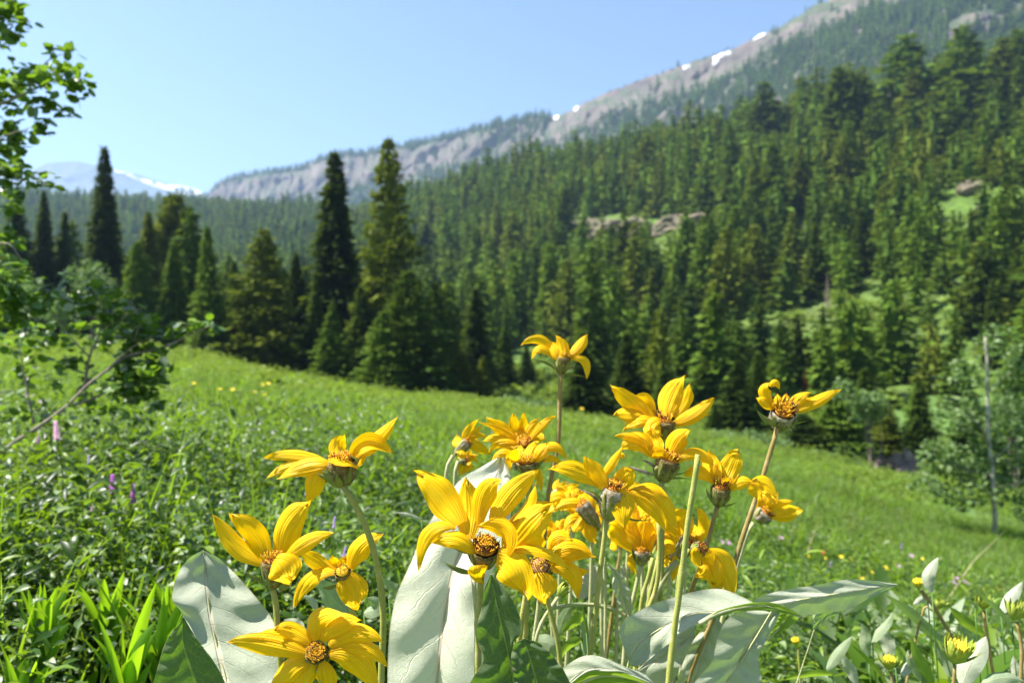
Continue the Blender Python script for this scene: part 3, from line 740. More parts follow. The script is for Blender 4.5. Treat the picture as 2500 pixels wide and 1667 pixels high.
# the rest of the wood: lighter tree kinds joined by numpy
def low_tree(seed, lev, nb, ncl, r):
    (V, q), _ = conifer(1, r, lev, nb, ncl, seed, shape=.8, droop=.3, cl=.14, cw=.5, gap=.08, core=.7)
    return V, q
LOW = [low_tree(200+k, 15, 7, 4, [.13, .15, .17, .14, .2][k % 5]) for k in range(8)]
def scatter(name, label, cat, items, protos, mats, rnd, kind='stuff'):
    """items: rows x,y,z,h,w ; one object"""
    VV, QQ, MM, n = [], [], [], 0
    for x, y, z, h, w in items:
        k = int(rnd.integers(0, len(protos))); V, q = protos[k]
        a = rnd.uniform(0, 6.28); c, s = math.cos(a), math.sin(a)
        R = np.array([[c*w, s*w, 0], [-s*w, c*w, 0], [0, 0, h]])
        VV.append(V@R+[x, y, z]); QQ.append(q+n); n += len(V); MM.append(np.full(len(q), rnd.integers(0, len(mats))))
    o = mk(name, np.vstack(VV), np.vstack(QQ), mats, smooth=False, midx=np.concatenate(MM))
    return ref(o, label, cat, kind=kind)
scatter('forest', 'dense conifer forest filling the hillside behind the nearer trees', 'forest',
        [(x, Y, z, h, h*g.uniform(.85, 1.3)*(1.25 if px > 1700 else 1)) for px, x, Y, z, h in T[N_IND:]], LOW, [NEED[0], NEED[2], NEED[2], NEED[0], NEED[1]], g)
# trees on the far ridge
TINY = [(lambda s: s)(conifer(1, .17, 7, 5, 2, 300+k, shape=.8, droop=.3, cl=.2, cw=.55, gap=.05)[0]) for k in range(5)]
it = []
g = np.random.default_rng(21)
for rep in range(21000):
    px = g.uniform(-200, 2900); f = g.uniform(-.01, .5)**1.0
    w_ = np.clip((px-950)/450, 0, 1)
    p = ridge_pt(px, f); x, Y, z = p
    r = CY-z/Y*F
    v = fbm(x/70, Y/70, 88, 4)
    if w_ > .5:
        lim = .5 if px < 1330 else 0.02
        if px > 1330 and f < .05 and g.random() > .035: continue
        if px > 1330 and v < np.interp(px, [1330, 1700, 2100, 2500], [-.3, -.16, -.08, -.05]): continue
    else:
        if .008 < f < .05 and g.random() > .16: continue
        if f > .05 and v < .0: continue
        if f <= .008 and g.random() > .9: continue
    it.append((x, Y, z-1, g.uniform(11, 21)*(1 if f > .01 else .8), 0))
# the wooded rim of the ridge
for rep in range(620):
    px = g.uniform(480, 1345); f = g.uniform(-.006, .012); x, Y, z = ridge_pt(px, f)
    it.append((x, Y, z-1, g.uniform(5, 19)*np.interp(px, [480, 1000, 1345], [.75, 1, 1.1]), 0))
for rep in range(70):
    px = g.uniform(1345, 2150); f = g.uniform(-.004, .004); x, Y, z = ridge_pt(px, f)
    it.append((x, Y, z-.5, g.uniform(3, 7), 0))
it = [(a, b, c, h, h*g.uniform(.8, 1.2)) for a, b, c, h, _ in it]
scatter('distant_forest', 'hazy blue-green conifer woods scattered over the far ridge', 'forest', it, TINY, [NEED[0], NEED[0], NEED[2]], g)
# dead rust-coloured young trees
for px, pt, pb, lb in ((1952, 900, 985, 'small rust-brown dead fir in the forest above the right upper flower'),
                       (1722, 730, 800, 'faint rust-brown dead fir in the middle of the lower forest')):
    Y = hit(px, pb, 50, 300); x = (px-CX)/F*Y; z = float(zt(x, Y))-.1; z2 = (CY-pt)/F*Y
    tree_obj('spire2', lb, x, Y-1.5, z, max(1.5, z2-z), .8, M_RUST, 1.0, None, 'dead_fir', 'dead tree')

# ------------------------------------------------------------------ leafy trees and shrubs
def leaf_round(n=8):
    th = np.linspace(0, 2*np.pi, n, endpoint=False)
    V = [[0, 0, 0]]+[[math.sin(t)*.46, .5-math.cos(t)*.5+(.04 if abs(t-math.pi) < .1 else 0), abs(math.sin(t))*.07] for t in th]
    V[0] = [0, .5, -.03]
    FA = np.array([[0, 1+i, 1+(i+1) % n, 1+(i+1) % n] for i in range(n)])
    return np.array(V, float), FA
LR_V, LR_F = leaf_round()
def place_leaves(pts, size, rnd, V0=LR_V, F0=LR_F, flat=.5, hang=-.25):
    n = len(pts)
    d = rnd.normal(0, 1, (n, 3)); d[:, 2] = d[:, 2]*.5+hang; d /= np.linalg.norm(d, axis=1)[:, None]
    nn = rnd.normal(0, flat, (n, 3)); nn[:, 2] += 1; s = np.cross(d, nn); s /= np.linalg.norm(s, axis=1)[:, None]; u = np.cross(s, d)
    sz = np.asarray(size)*rnd.uniform(.65, 1.2, n)
    V = pts[:, None]+sz[:, None, None]*(V0[None, :, 0:1]*s[:, None]+V0[None, :, 1:2]*d[:, None]+V0[None, :, 2:3]*u[:, None])
    q = F0[None]+(np.arange(n)*len(V0))[:, None, None]
    return V.reshape(-1, 3), q.reshape(-1, 4)
def tri_mesh(name, V, q, mats, parent, smooth=False):
    if (q[:, 2] == q[:, 3]).all(): q = q[:, :3]
    return mk(name, V, q, mats, parent, smooth=smooth)
M_ASPLEAF = leafy('aspen_leaf', [(0, (.03, .065, .014)), (.45, (.055, .12, .018)), (.8, (.10, .19, .03)), (1, (.30, .35, .22))], (.30, .52, .012), .36, .4, .38)
M_SHRUB = leafy('shrub_leaf', [(0, (.06, .11, .03)), (.6, (.12, .19, .06)), (1, (.22, .29, .13))], (.25, .45, .06), .32, .2, .5)

M_FRINGE = leafy('fringe_leaf', [(0, (.025, .055, .012)), (.6, (.06, .12, .02)), (1, (.12, .2, .04))], (.25, .42, .02), .28, .2, .5)
def blobs(bl, rnd, deep=1.0):
    out = []
    for (px, py, rx, ry, n, Y) in bl:
        d = rnd.normal(0, 1, (int(n), 3)); d /= np.linalg.norm(d, axis=1)[:, None]; d *= rnd.uniform(.15, 1, int(n))[:, None]**.45
        c = P(px, py, Y); s = Y/F
        out.append(c+d*np.array([rx*s, (rx+ry)*.5*s*deep, ry*s]))
    return np.vstack(out)
rnd = np.random.default_rng(3)
k = 1.063
def dsp(l): return [(a*k, b*k, c*k, d*k, e, f) for a, b, c, d, e, f in l]
def D3(l, Y0, Y1=None):
    Y1 = Y1 or Y0
    return np.array([P(x*k, y*k, Y0+(Y1-Y0)*i/(len(l)-1)) for i, (x, y) in enumerate(l)])
# upper left: an aspen whose trunk stands just outside the picture
YA = 2.3
up = dsp([(10, 22, 46, 24, 26, YA), (60, 60, 30, 12, 7, YA), (10, 90, 36, 24, 16, YA), (150, 122, 42, 16, 9, YA), (140, 172, 58, 30, 30, YA-.1), (178, 208, 28, 34, 15, YA-.1),
 (60, 175, 56, 32, 30, YA), (10, 215, 46, 46, 44, YA+.1), (90, 232, 46, 26, 20, YA), (150, 262, 26, 10, 6, YA), (20, 320, 52, 46, 60, YA+.1), (96, 290, 36, 18, 9, YA), (20, 395, 44, 40, 46, YA),
 (98, 412, 48, 22, 12, YA), (15, 460, 36, 46, 34, YA+.1), (10, 555, 36, 44, 26, YA+.1), (15, 640, 36, 48, 34, YA), (5, 715, 50, 50, 40, YA)])
z0 = float(zt((-190-CX)/F*YA, YA))
tA = empty('aspen_tree', (float(P(-190, 0, YA)[0]), YA, z0), 'aspen tree reaching in from the upper left edge with round glossy leaves', 'aspen')
b = Acc()
for l, r0 in (([(-190, 1400), (-180, 900), (-150, 500), (-130, 150), (-110, -250)], .02), ([(-140, 330), (-40, 260), (60, 215), (130, 180), (190, 150)], .007),
              ([(-130, 120), (-60, 60), (10, 40), (70, 52)], .006), ([(-140, 420), (-60, 380), (30, 390), (110, 425)], .006), ([(60, 215), (110, 140), (170, 118)], .003),
              ([(130, 180), (170, 210), (185, 250)], .0025), ([(-150, 560), (-60, 570), (20, 560), (50, 600)], .006), ([(-160, 740), (-70, 720), (20, 700)], .006), ([(-60, 380), (0, 320), (80, 290)], .004)):
    p = crom(D3(l, YA+.05, YA), 14); V, q, _ = tube(p, np.linspace(r0, r0*.25, 14), 6); b.add(V, q)
b.build('trunk', M_TWIG, tA)
up = [(a, b_, c, d_, int(n_*2.1), e_) for a, b_, c, d_, n_, e_ in up]
V, q = place_leaves(blobs(up, rnd), .029, rnd); tri_mesh('crown', V, q, M_ASPLEAF, tA)
# lower left: a leaning sapling
YB = 2.35
lo = dsp([(60, 700, 70, 46, 44, YB), (120, 690, 80, 30, 34, YB), (225, 690, 66, 40, 56, YB), (290, 745, 64, 52, 90, YB), (320, 830, 62, 52, 110, YB), (300, 885, 62, 42, 80, YB-.05), (350, 850, 36, 40, 34, YB-.1),
 (170, 770, 90, 40, 60, YB+.1), (50, 770, 70, 50, 60, YB+.15), (432, 748, 26, 14, 8, YB), (478, 752, 22, 18, 10, YB), (395, 762, 32, 22, 14, YB), (200, 905, 26, 18, 7, YB), (250, 940, 40, 14, 9, YB-.1), (130, 640, 50, 14, 8, YB), (90, 850, 70, 50, 30, YB+.1), (180, 850, 50, 40, 24, YB), (40, 930, 50, 50, 24, YB), (120, 960, 50, 30, 14, YB), (30, 620, 40, 40, 24, YB+.1), (225, 655, 40, 20, 12, YB), (365, 925, 18, 16, 6, YB)])
z0 = float(zt((-160-CX)/F*2.0, 2.0))
tB = empty('aspen_sapling', (float(P(-160, 0, 2.0)[0]), 2.0, z0), 'leaning aspen sapling with grey twigs and bunched leaves over the left meadow', 'sapling')
b = Acc()
base = P(-160, 0, 2.0); base[2] = z0-.02
main = np.vstack([base, D3([(-60, 1090), (20, 1025), (80, 985), (150, 935), (200, 885), (245, 850), (300, 800), (370, 760)], 2.05, YB)])
p = crom(main, 40); V, q, _ = tube(p, np.linspace(.009, .0015, 40), 7); b.add(V, q)
for l, r0 in (([(245, 850), (300, 815), (370, 800), (430, 772), (495, 742)], .006), ([(195, 885), (205, 820), (230, 760), (225, 700)], .005), ([(205, 820), (150, 760), (110, 700)], .003),
              ([(150, 935), (215, 915), (280, 880), (330, 890)], .005), ([(300, 800), (320, 740), (300, 690)], .003), ([(80, 985), (60, 880), (40, 780)], .004), ([(230, 760), (280, 730), (340, 700)], .003)):
    p = crom(D3(l, YB-.02, YB), 14); V, q, _ = tube(p, np.linspace(r0, r0*.3, 14), 6); b.add(V, q)
b.build('trunk', M_TWIG, tB)
lo = [(a, b_, c, d_, int(n_*1.5), e_) for a, b_, c, d_, n_, e_ in lo]
V, q = place_leaves(blobs(lo, rnd), .029, rnd); tri_mesh('crown', V, q, M_ASPLEAF, tB)
# slim aspen at the right edge
YC = 14.0
z0 = float(zt((2436-CX)/F*YC, YC))
tC = empty('aspen_tree', (float(P(2436, 0, YC)[0]), YC, z0), 'slim white-barked aspen with loose grey-green crown at the right edge', 'aspen')
b = Acc()
base = P(2440, 0, YC); base[2] = z0-.05
p = crom(np.vstack([base, D3([(2292, 1290), (2283, 1180), (2280, 1090), (2270, 1000), (2268, 900), (2266, 820), (2262, 775)], YC)]), 40)
V, q, _ = tube(p+np.random.default_rng(1).normal(0, .006, p.shape), np.linspace(.05, .02, 40), 9); b.add(V, q)
for l in ([(2270, 1000), (2230, 960), (2190, 940)], [(2272, 1060), (2310, 1030), (2345, 1000)], [(2268, 900), (2300, 870), (2330, 850)], [(2280, 1090), (2230, 1080), (2180, 1060)], [(2267, 850), (2240, 820), (2220, 800)], [(2282, 1120), (2330, 1110), (2380, 1090)]):
    V, q, _ = tube(crom(D3(l, YC), 10), np.linspace(.012, .004, 10), 6); b.add(V, q)
b.build('trunk', M_ASPEN, tC)
cr = dsp([(2300, 790, 60, 46, 330, YC+.2), (2225, 860, 46, 50, 300, YC+.2), (2330, 880, 50, 60, 380, YC+.3), (2190, 950, 50, 44, 300, YC+.2), (2240, 970, 50, 60, 280, YC+.35), (2150, 1050, 46, 48, 420, YC+.2), (2225, 1060, 60, 56, 600, YC+.3),
 (2330, 1020, 50, 70, 520, YC+.3), (2400, 960, 60, 120, 600, YC+.2), (2215, 1130, 80, 40, 520, YC+.1), (2320, 1120, 60, 40, 400, YC+.2), (2390, 1180, 60, 50, 300, YC+.2), (2120, 1110, 36, 36, 200, YC)])
cr = [(a, b_, c, d_, int(n_*.58), e_) for a, b_, c, d_, n_, e_ in cr]
V, q = place_leaves(blobs(cr, rnd), .085, rnd); tri_mesh('crown', V, q, M_SHRUB, tC)
# shrubs where meadow meets forest
def shrub(px, py, rx, ry, Y, label, n=900, sz=.09, seed=0, mat=None):
    g2 = np.random.default_rng(seed); x = (px-CX)/F*Y; z = float(zt(x, Y))
    e = empty('shrub', (x, Y, z), label, 'shrub', None)
    zc_ = (CY-py)/F*Y
    bl = [(px+g2.normal(0, rx*.45), py+g2.normal(0, ry*.3), rx*.5, ry*.55, n/9, Y+g2.normal(0, rx/F*Y*.4)) for _ in range(9)]
    V, q = place_leaves(blobs(bl, g2), sz, g2)
    tri_mesh('crown', V, q, mat or M_SHRUB, e)
    b = Acc()
    for s in range(5):
        V, q, _ = tube(crom([[x+g2.normal(0, .05), Y, z-.1], [x+g2.normal(0, .2), Y+g2.normal(0, .1), (z+zc_)/2], [x+g2.normal(0, .4)*rx/F*Y, Y, zc_]], 6), np.linspace(.03, .008, 6), 5); b.add(V, q)
    b.build('trunk', M_TWIG, e); return e
shrub(2130, 985, 60, 60, 41, 'pale green rounded shrub left of the aspen crown', 1100, .16, 1)
shrub(2330, 1215, 90, 34, 38, 'low green shrub at the foot of the aspen crown', 900, .14, 2)
shrub(2010, 1120, 60, 30, 44, 'small light green shrub below the dark low fir', 700, .14, 3)
shrub(1700, 1075, 80, 26, 42, 'low bright shrub row behind the middle flowers', 900, .13, 4)
shrub(1275, 985, 80, 24, 50, 'low leafy shrub below the small clearing', 900, .14, 5)
shrub(1880, 1070, 60, 26, 45, 'low bright bush by the right flower stalk', 700, .13, 6)
shrub(715, 935, 46, 26, 52, 'light green feathery bush at the foot of the left tree line', 800, .14, 7)
shrub(230, 690, 60, 50, 66, 'pale green bush below the lone slender spruce spire', 900, .2, 8)
shrub(60, 720, 70, 60, 60, 'green bush at the left behind the aspen leaves', 900, .18, 9)
shrub(150, 760, 60, 60, 56, 'mid green bush left of the feathery fir', 900, .18, 10)
shrub(2480, 1000, 60, 60, 38, 'green bush behind the slim aspen near the right edge', 900, .14, 11)
shrub(960, 965, 90, 22, 52, 'low ferny bush under the large bushy fir', 800, .13, 12)
for px, py, rx, ry, Y, lb in ((735, 1020, 26, 10, 30, 'small dark clump in the open meadow below the tall dark spire'), (575, 985, 30, 12, 32, 'small dark clump left in the open meadow'), (1070, 1000, 40, 14, 44, 'low bush fringe left of the lone flower stalk'),
     (1180, 985, 46, 20, 52, 'low leafy fringe bush left of the small clearing'), (860, 950, 50, 18, 55, 'low leafy fringe bush between the short bright spruce and the bushy fir'), (560, 895, 60, 16, 58, 'low leafy fringe bush in front of the broad olive fir'),
     (1560, 1040, 60, 22, 50, 'low leafy fringe bush behind the upper middle flowers'), (820, 1075, 30, 10, 20, 'small dark clump in the meadow above the curved-stalk flower'), (2080, 1135, 50, 22, 42, 'low leafy fringe bush left of the pink boulders'), (1960, 1110, 50, 20, 44, 'low leafy fringe bush right of the long stalk')):
    shrub(px, py, rx, ry, Y, lb, 700, .12 if Y > 25 else .05, int(px), M_FRINGE)
# ------------------------------------------------------------------ meadow growth
HG = [(0, (.012, .03, .004)), (.4, (.024, .055, .006)), (.75, (.065, .13, .010)), (1, (.18, .26, .035))]
M_HERB = leafy('herb_leaf', HG, (.36, .60, .010), .32, .22, .4)
M_HERB2 = leafy('herb_leaf_pale', [(0, (.022, .045, .008)), (.55, (.05, .10, .016)), (1, (.26, .33, .15))], (.30, .50, .02), .28, .35, .4)
M_MEAD = leafy('meadow_leaf', [(0, (.04, .075, .014)), (.4, (.085, .14, .026)), (.8, (.14, .205, .04)), (1, (.27, .32, .11))], (.38, .54, .03), .3, .15, .5, patch=(.4, (.125, .19, .035)))
M_GRASS = leafy('grass_blade', [(0, (.04, .09, .01)), (.6, (.08, .17, .02)), (1, (.19, .28, .05))], (.5, .8, .02), .4, .35, .45)
M_LANCE = leafy('lance_leaf', [(0, (.06, .14, .012)), (1, (.10, .22, .02))], (.5, .85, .01), .55, .35, .4)

def herb_plant(rnd, h, nl, ls, lw, spread=.35, up=.3, fold=.25, stems=3, lite=False):
    """leaves up a few stems; every leaf four faces folded on its rib"""
    P0, Dd = [], []
    for s in range(stems):
        az = rnd.uniform(0, 6.28); lean = rnd.uniform(0, spread)
        tip = np.array([math.cos(az)*lean*h, math.sin(az)*lean*h, h*rnd.uniform(.7, 1.1)])
        n = nl//stems
        for i in range(n):
            t = (i+.6)/n; a = i*2.4+rnd.uniform(0, 1)
            P0.append(tip*t*np.array([t, t, 1])); Dd.append([math.cos(a), math.sin(a), up+rnd.normal(0, .3)])
    P0, D = np.array(P0), np.array(Dd); n = len(P0)
    D /= np.linalg.norm(D, axis=1)[:, None]
    N = np.tile([0, 0, 1.], (n, 1))+rnd.normal(0, .35, (n, 3)); S = np.cross(D, N); S /= np.linalg.norm(S, axis=1)[:, None]; U = np.cross(S, D)
    L = ls*rnd.uniform(.6, 1.25, n)[:, None]; W = L*lw
    bend = -U*L*.12
    V = np.stack([P0, P0+D*L*.35+S*W*.5+U*W*fold, P0+D*L*.38, P0+D*L*.35-S*W*.5+U*W*fold, P0+D*L*.72+S*W*.36+U*W*fold*.5+bend*.5, P0+D*L*.72+bend*.4, P0+D*L*.72-S*W*.36+U*W*fold*.5+bend*.5, P0+D*L+bend*2], 1)
    if lite:
        V = np.stack([P0, P0+D*L*.5+S*W*.5+U*W*fold, P0+D*L+bend*2, P0+D*L*.5-S*W*.5+U*W*fold], 1); F0 = np.array([[0, 1, 2, 2], [0, 2, 3, 3]])
        return V.reshape(-1, 3), (F0[None]+(np.arange(n)*4)[:, None, None]).reshape(-1, 4)
    F0 = np.array([[0, 1, 2, 2], [0, 2, 3, 3], [1, 4, 5, 2], [2, 5, 6, 3], [4, 7, 5, 5], [5, 7, 6, 6]])
    q = F0[None]+(np.arange(n)*8)[:, None, None]
    return V.reshape(-1, 3), q.reshape(-1, 4)
def blade_tuft(rnd, h, n, wd, spread=.35):
    VV, QQ = [], []
    for i in range(n):
        az = rnd.uniform(0, 6.28); d = np.array([math.cos(az), math.sin(az), 0]); s = np.array([-d[1], d[0], 0])
        hh = h*rnd.uniform(.5, 1.1); l = spread*rnd.uniform(.2, 1.2); p0 = rnd.normal(0, .03, 3)*[1, 1, 0]*h*3
        V = []
        for t, w in ((0, .7), (.35, 1), (.7, .8), (1, .05)):
            p = p0+d*hh*l*t*t+np.array([0, 0, hh*(t-.22*l*t*t)])
            V += [p+s*wd*w*.5, p-s*wd*w*.5]
        VV.append(V); QQ.append(np.array([[0, 1, 3, 2], [2, 3, 5, 4], [4, 5, 7, 6]])+8*i)
    return np.vstack(VV), np.vstack(QQ)

def sow(name, label, protos, mats, n, y0, y1, size, rnd, pxr=(-500, 3000), mask=None, bias=None, keepout=None, cat='plants'):
    lo, hi = math.log(y0), math.log(y1)
    Y = np.exp(rnd.uniform(lo, hi, n*4)); acc = rnd.random(n*4) < (Y/y1)**(bias if bias is not None else .6)
    Y = Y[acc][:n]; px = rnd.uniform(pxr[0], pxr[1], len(Y)); x = (px-CX)/F*Y
    if mask is not None:
        k = mask(px, x, Y); x, Y, px = x[k], Y[k], px[k]
    z = zt(x, Y); m = len(x)
    pk = rnd.integers(0, len(protos), m); a = rnd.uniform(0, 6.28, m); sz = size(x, Y, rnd)
    tl = rnd.normal(0, .12, (m, 2))
    VV, QQ, MM, off = [], [], [], 0
    for j, (V, q) in enumerate(protos):
        i = np.where(pk == j)[0]
        if len(i) == 0: continue
        c, s = np.cos(a[i])[:, None], np.sin(a[i])[:, None]; S = sz[i][:, None]
        X = (V[None, :, 0]*c-V[None, :, 1]*s)*S+x[i][:, None]; Yy = (V[None, :, 0]*s+V[None, :, 1]*c)*S+Y[i][:, None]; Z = V[None, :, 2]*S
        X = X+Z*tl[i, 0:1]; Yy = Yy+Z*tl[i, 1:2]
        W = np.stack([X, Yy, Z+z[i][:, None]-.01], -1).reshape(-1, 3)
        Q = (q[None]+(np.arange(len(i))*len(V))[:, None, None]).reshape(-1, 4)+off
        VV.append(W); QQ.append(Q); off += len(W); MM.append(np.full(len(Q), j % len(mats)))
    V, Q, M = np.vstack(VV), np.vstack(QQ), np.concatenate(MM)
    t = Q[:, 2] == Q[:, 3]
    # one loop layout for triangles and quads together
    me = bpy.data.meshes.new(name); me.vertices.add(len(V)); me.vertices.foreach_set('co', V.astype(np.float32).ravel())
    cnt = np.where(t, 3, 4); st = np.r_[0, np.cumsum(cnt)[:-1]]
    flat = Q.ravel()[(np.ones_like(Q, bool) & ~((np.arange(4)[None] == 3) & t[:, None])).ravel()]
    me.loops.add(len(flat)); me.loops.foreach_set('vertex_index', flat.astype(np.int32))
    me.polygons.add(len(Q)); me.polygons.foreach_set('loop_start', st.astype(np.int32)); me.polygons.foreach_set('loop_total', cnt.astype(np.int32))
    for mm in mats: me.materials.append(mm)
    me.polygons.foreach_set('material_index', M.astype(np.int32)); me.update(calc_edges=True)
    o = bpy.data.objects.new(name, me); COL.objects.link(o)
    return ref(o, label, cat, kind='stuff')
rnd = np.random.default_rng(77)
near = [herb_plant(rnd, .30, 60, .028, .5, .4, .2, stems=5), herb_plant(rnd, .26, 60, .022, .55, .6, .1, stems=6), herb_plant(rnd, .33, 64, .030, .4, .4, .4, stems=5), herb_plant(rnd, .28, 72, .018, .6, .6, .2, stems=6),
        blade_tuft(rnd, .34, 16, .005), herb_plant(rnd, .36, 60, .034, .24, .3, .7, stems=5), herb_plant(rnd, .30, 66, .024, .5, .5, .2, stems=6)]
def msk_front(px, x, Y):   # keep the flowers' own clump and the lens clear
    return ~((Y < 1.25) & (px > 60) & (px < 2150)) & ~((Y < 1.45) & (px > 200) & (px < 440)) & ~((Y < 1.6) & (px > 850) & (px < 1900) & (Y < 1.15))
def sz_near(x, Y, r):
    px = CX+F*x/Y
    b = np.where(px < 1000, 1.12, .8)
    hollow = np.exp(-((px-620)/170)**2-((Y-2.3)/.5)**2)*.45
    return r.uniform(.7, 1.2, len(x))*(b+fbm(x*1.1, Y*1.1, 12, 3)*.9)*(1-hollow)
sow('leafy_undergrowth', 'dense leafy herbs and grasses close to the camera', near, [M_HERB, M_HERB2, M_HERB, M_HERB2, M_GRASS, M_HERB, M_HERB2], 6500, .95, 4.5, sz_near, rnd, (-420, 2900), msk_front, .9)
# wider grey-green leaves round the budding plants at the right
big = [herb_plant(rnd, .30, 15, .15, .2, .3, 1.2, .2, 3), herb_plant(rnd, .26, 12, .13, .24, .3, 1.0, .2, 3), herb_plant(rnd, .32, 15, .11, .18, .3, .8, .2, 3)]
M_BIG = leafy('grey_green_broad_leaf', [(0, (.09, .14, .05)), (.5, (.2, .26, .13)), (1, (.42, .48, .33))], (.34, .56, .04), .3, .3, .5)
sow('broad_leaved_undergrowth', 'grey-green pointed leaves massed at the lower right', big, [M_BIG, M_HERB, M_HERB2], 170, .98, 2.0, lambda x, Y, r: r.uniform(.7, 1.1, len(x)), rnd, (2000, 2750), lambda px, x, Y: (px > 2130) | (Y > 1.5), .5)
mid = [herb_plant(rnd, .24, 80, .030, .55, 1.0, .2, .35, 7, True), herb_plant(rnd, .28, 76, .034, .45, .9, .3, .35, 6, True), herb_plant(rnd, .20, 84, .026, .6, 1.1, .1, .35, 8, True), blade_tuft(rnd, .34, 18, .01)]
sow('meadow_herbs', 'sunlit carpet of green meadow herbs', mid, [M_MEAD, M_HERB2, M_MEAD, M_GRASS], 22000, 4.2, 17, lambda x, Y, r: r.uniform(.6, 1.2, len(x))*(.85+fbm(x/2.2, Y/2.2, 15, 3)*1.5), rnd, (-350, 2850), None, 1.2)
far = [herb_plant(rnd, .26, 42, .08, .45, 1.2, .3, .3, 6, True), herb_plant(rnd, .30, 40, .09, .4, 1.1, .3, .3, 6, True), herb_plant(rnd, .22, 45, .07, .5, 1.3, .2, .3, 6, True)]
sow('meadow_grass', 'bright green far meadow sloping to the trees', far, [M_MEAD, M_MEAD, M_GRASS], 34000, 15, 90, lambda x, Y, r: r.uniform(.7, 1.4, len(x))*(.9+fbm(x/4, Y/4, 16, 3)*2.4)*np.interp(Y, [15, 60, 90], [.9, 1.7, 2.2]), rnd, (-350, 2850),
    lambda px, x, Y: Y < np.interp(px, [-400, 400, 1250, 1900, 2500], [75, 75, 95, 62, 55]), 1.5)
# low brush and grass tufts among the hillside trees
br = [herb_plant(rnd, .8, 44, .34, .5, 1.2, .4, .3, 6, True), herb_plant(rnd, .6, 40, .28, .55, 1.4, .4, .3, 6, True)]
sow('hillside_brush', 'bright low brush between the hillside conifers', br, [M_MEAD, M_MEAD], 14000, 58, 330, lambda x, Y, r: r.uniform(.7, 1.9, len(x)), rnd, (900, 2900), lambda px, x, Y: fbm(x/9, Y/9, 91, 3) > -.03, 1.6)

M_STRAW = leafy('straw', [(0, (.28, .22, .12)), (1, (.45, .38, .24))], (.4, .34, .2), .15, .1, .7)
st_ = [blade_tuft(rnd, .42, 3, .004, .5), blade_tuft(rnd, .5, 2, .004, .7)]
sow('dry_stalks', 'scattered dry straw-coloured stalks in the meadow', st_, [M_STRAW], 60, 1.3, 12, lambda x, Y, r: r.uniform(.7, 1.3, len(x)), rnd, (-300, 2800), lambda px, x, Y: Y > 2.4, .3)
# ------------------------------------------------------------------ bright lance-leaved plants, bottom left
def lance_mesh(p0, p1, p2, w, wn, cup=.18, n=12, twist=0.):
    """tapering leaf along a quadratic curve; wn = width direction hint"""
    t = np.linspace(0, 1, n)[:, None]
    C = (1-t)**2*p0+2*t*(1-t)*p1+t*t*p2
    T = np.gradient(C, axis=0); T /= np.linalg.norm(T, axis=1)[:, None]
    S = wn-T*(T@wn)[:, None]; S /= np.linalg.norm(S, axis=1)[:, None]; N = np.cross(T, S)
    a = twist*t; S, N = S*np.cos(a)+N*np.sin(a), N*np.cos(a)-S*np.sin(a)
    ww = w*np.sin(np.pi*(.06+.94*t)**.85)**.85
    u = np.linspace(-1, 1, 7)[None, :, None]
    V = C[:, None]+S[:, None]*u*ww[:, None]*.5+N[:, None]*(np.abs(u)**1.5)*ww[:, None]*cup
    uv = np.stack([np.broadcast_to(u[..., 0]*.5+.5, (n, 7)), np.broadcast_to(t, (n, 7))], -1).reshape(-1, 2)
    return V.reshape(-1, 3), grid_faces(n, 7), uv
def broad_plant(px, py, Y, n, hpx, label, seed, mat=M_LANCE, wide=.016, name='broad_leaved_plant'):
    r = np.random.default_rng(seed); s = Y/F; x = (px-CX)*s; z = float(zt(x, Y))
    e = empty(name, (x, Y, z), label, 'plant')
    b = Acc(); zt_top = (CY-(py-hpx))*s
    zb = (CY-py)*s
    st, q, uv = tube(crom([[x, Y, z-.02], [x, Y, (z+zb)/2], [x+r.normal(0, .01), Y, zb+.25*(zt_top-zb)]], 8), np.linspace(.004, .002, 8), 6)
    bs = Acc(); bs.add(st, q); bs.build('stem', M_GRASS, e)
    for i in range(n):
        a = i*2.4+r.uniform(-.3, .3); t = i/n
        p0 = np.array([x, Y, zb-.06+(zt_top-zb)*.35*t]); l = (zt_top-zb)*r.uniform(.55, 1.0)
        d = np.array([math.cos(a)*.55, math.sin(a)*.4, 0]); up = np.array([0, 0, 1.])
        p1 = p0+d*l*.25+up*l*.6; p2 = p0+d*l*r.uniform(.5, .9)+up*l*r.uniform(.85, 1.1)
        V, q, uv = lance_mesh(p0, p1, p2, wide*r.uniform(.8, 1.3)*2, np.array([-d[1]+.3, d[0]*.3-.2, 0.1]), .12, 10, r.normal(0, .5)); b.add(V, q, 0, uv)
    b.build('leaves', mat, e); return e
for i, (px, py, Y, n, hp, lb) in enumerate([
  (385, 1600, 1.05, 14, 250, 'bright green upright broad-leaved plant left of the big left leaf'), (300, 1660, 1.0, 14, 250, 'bright broad-leaved plant low beside the bottom edge near the big left leaf'),
  (250, 1520, 1.2, 12, 200, 'bright broad-leaved plant above the bottom-left yellow leaflets'), (415, 1500, 1.2, 12, 190, 'narrow bright plant just above the big left leaf'),
  (95, 1560, 1.1, 12, 230, 'leafy stalk with yellow-green leaves near the left edge'), (40, 1680, 1.0, 10, 200, 'long-leaved plant in the bottom left corner'),
  (200, 1660, 1.25, 8, 120, 'plant with yellowing leaflets at the bottom edge on the left')]):
    broad_plant(px, py, Y, n, hp, lb, 40+i, M_LANCE, .0085)

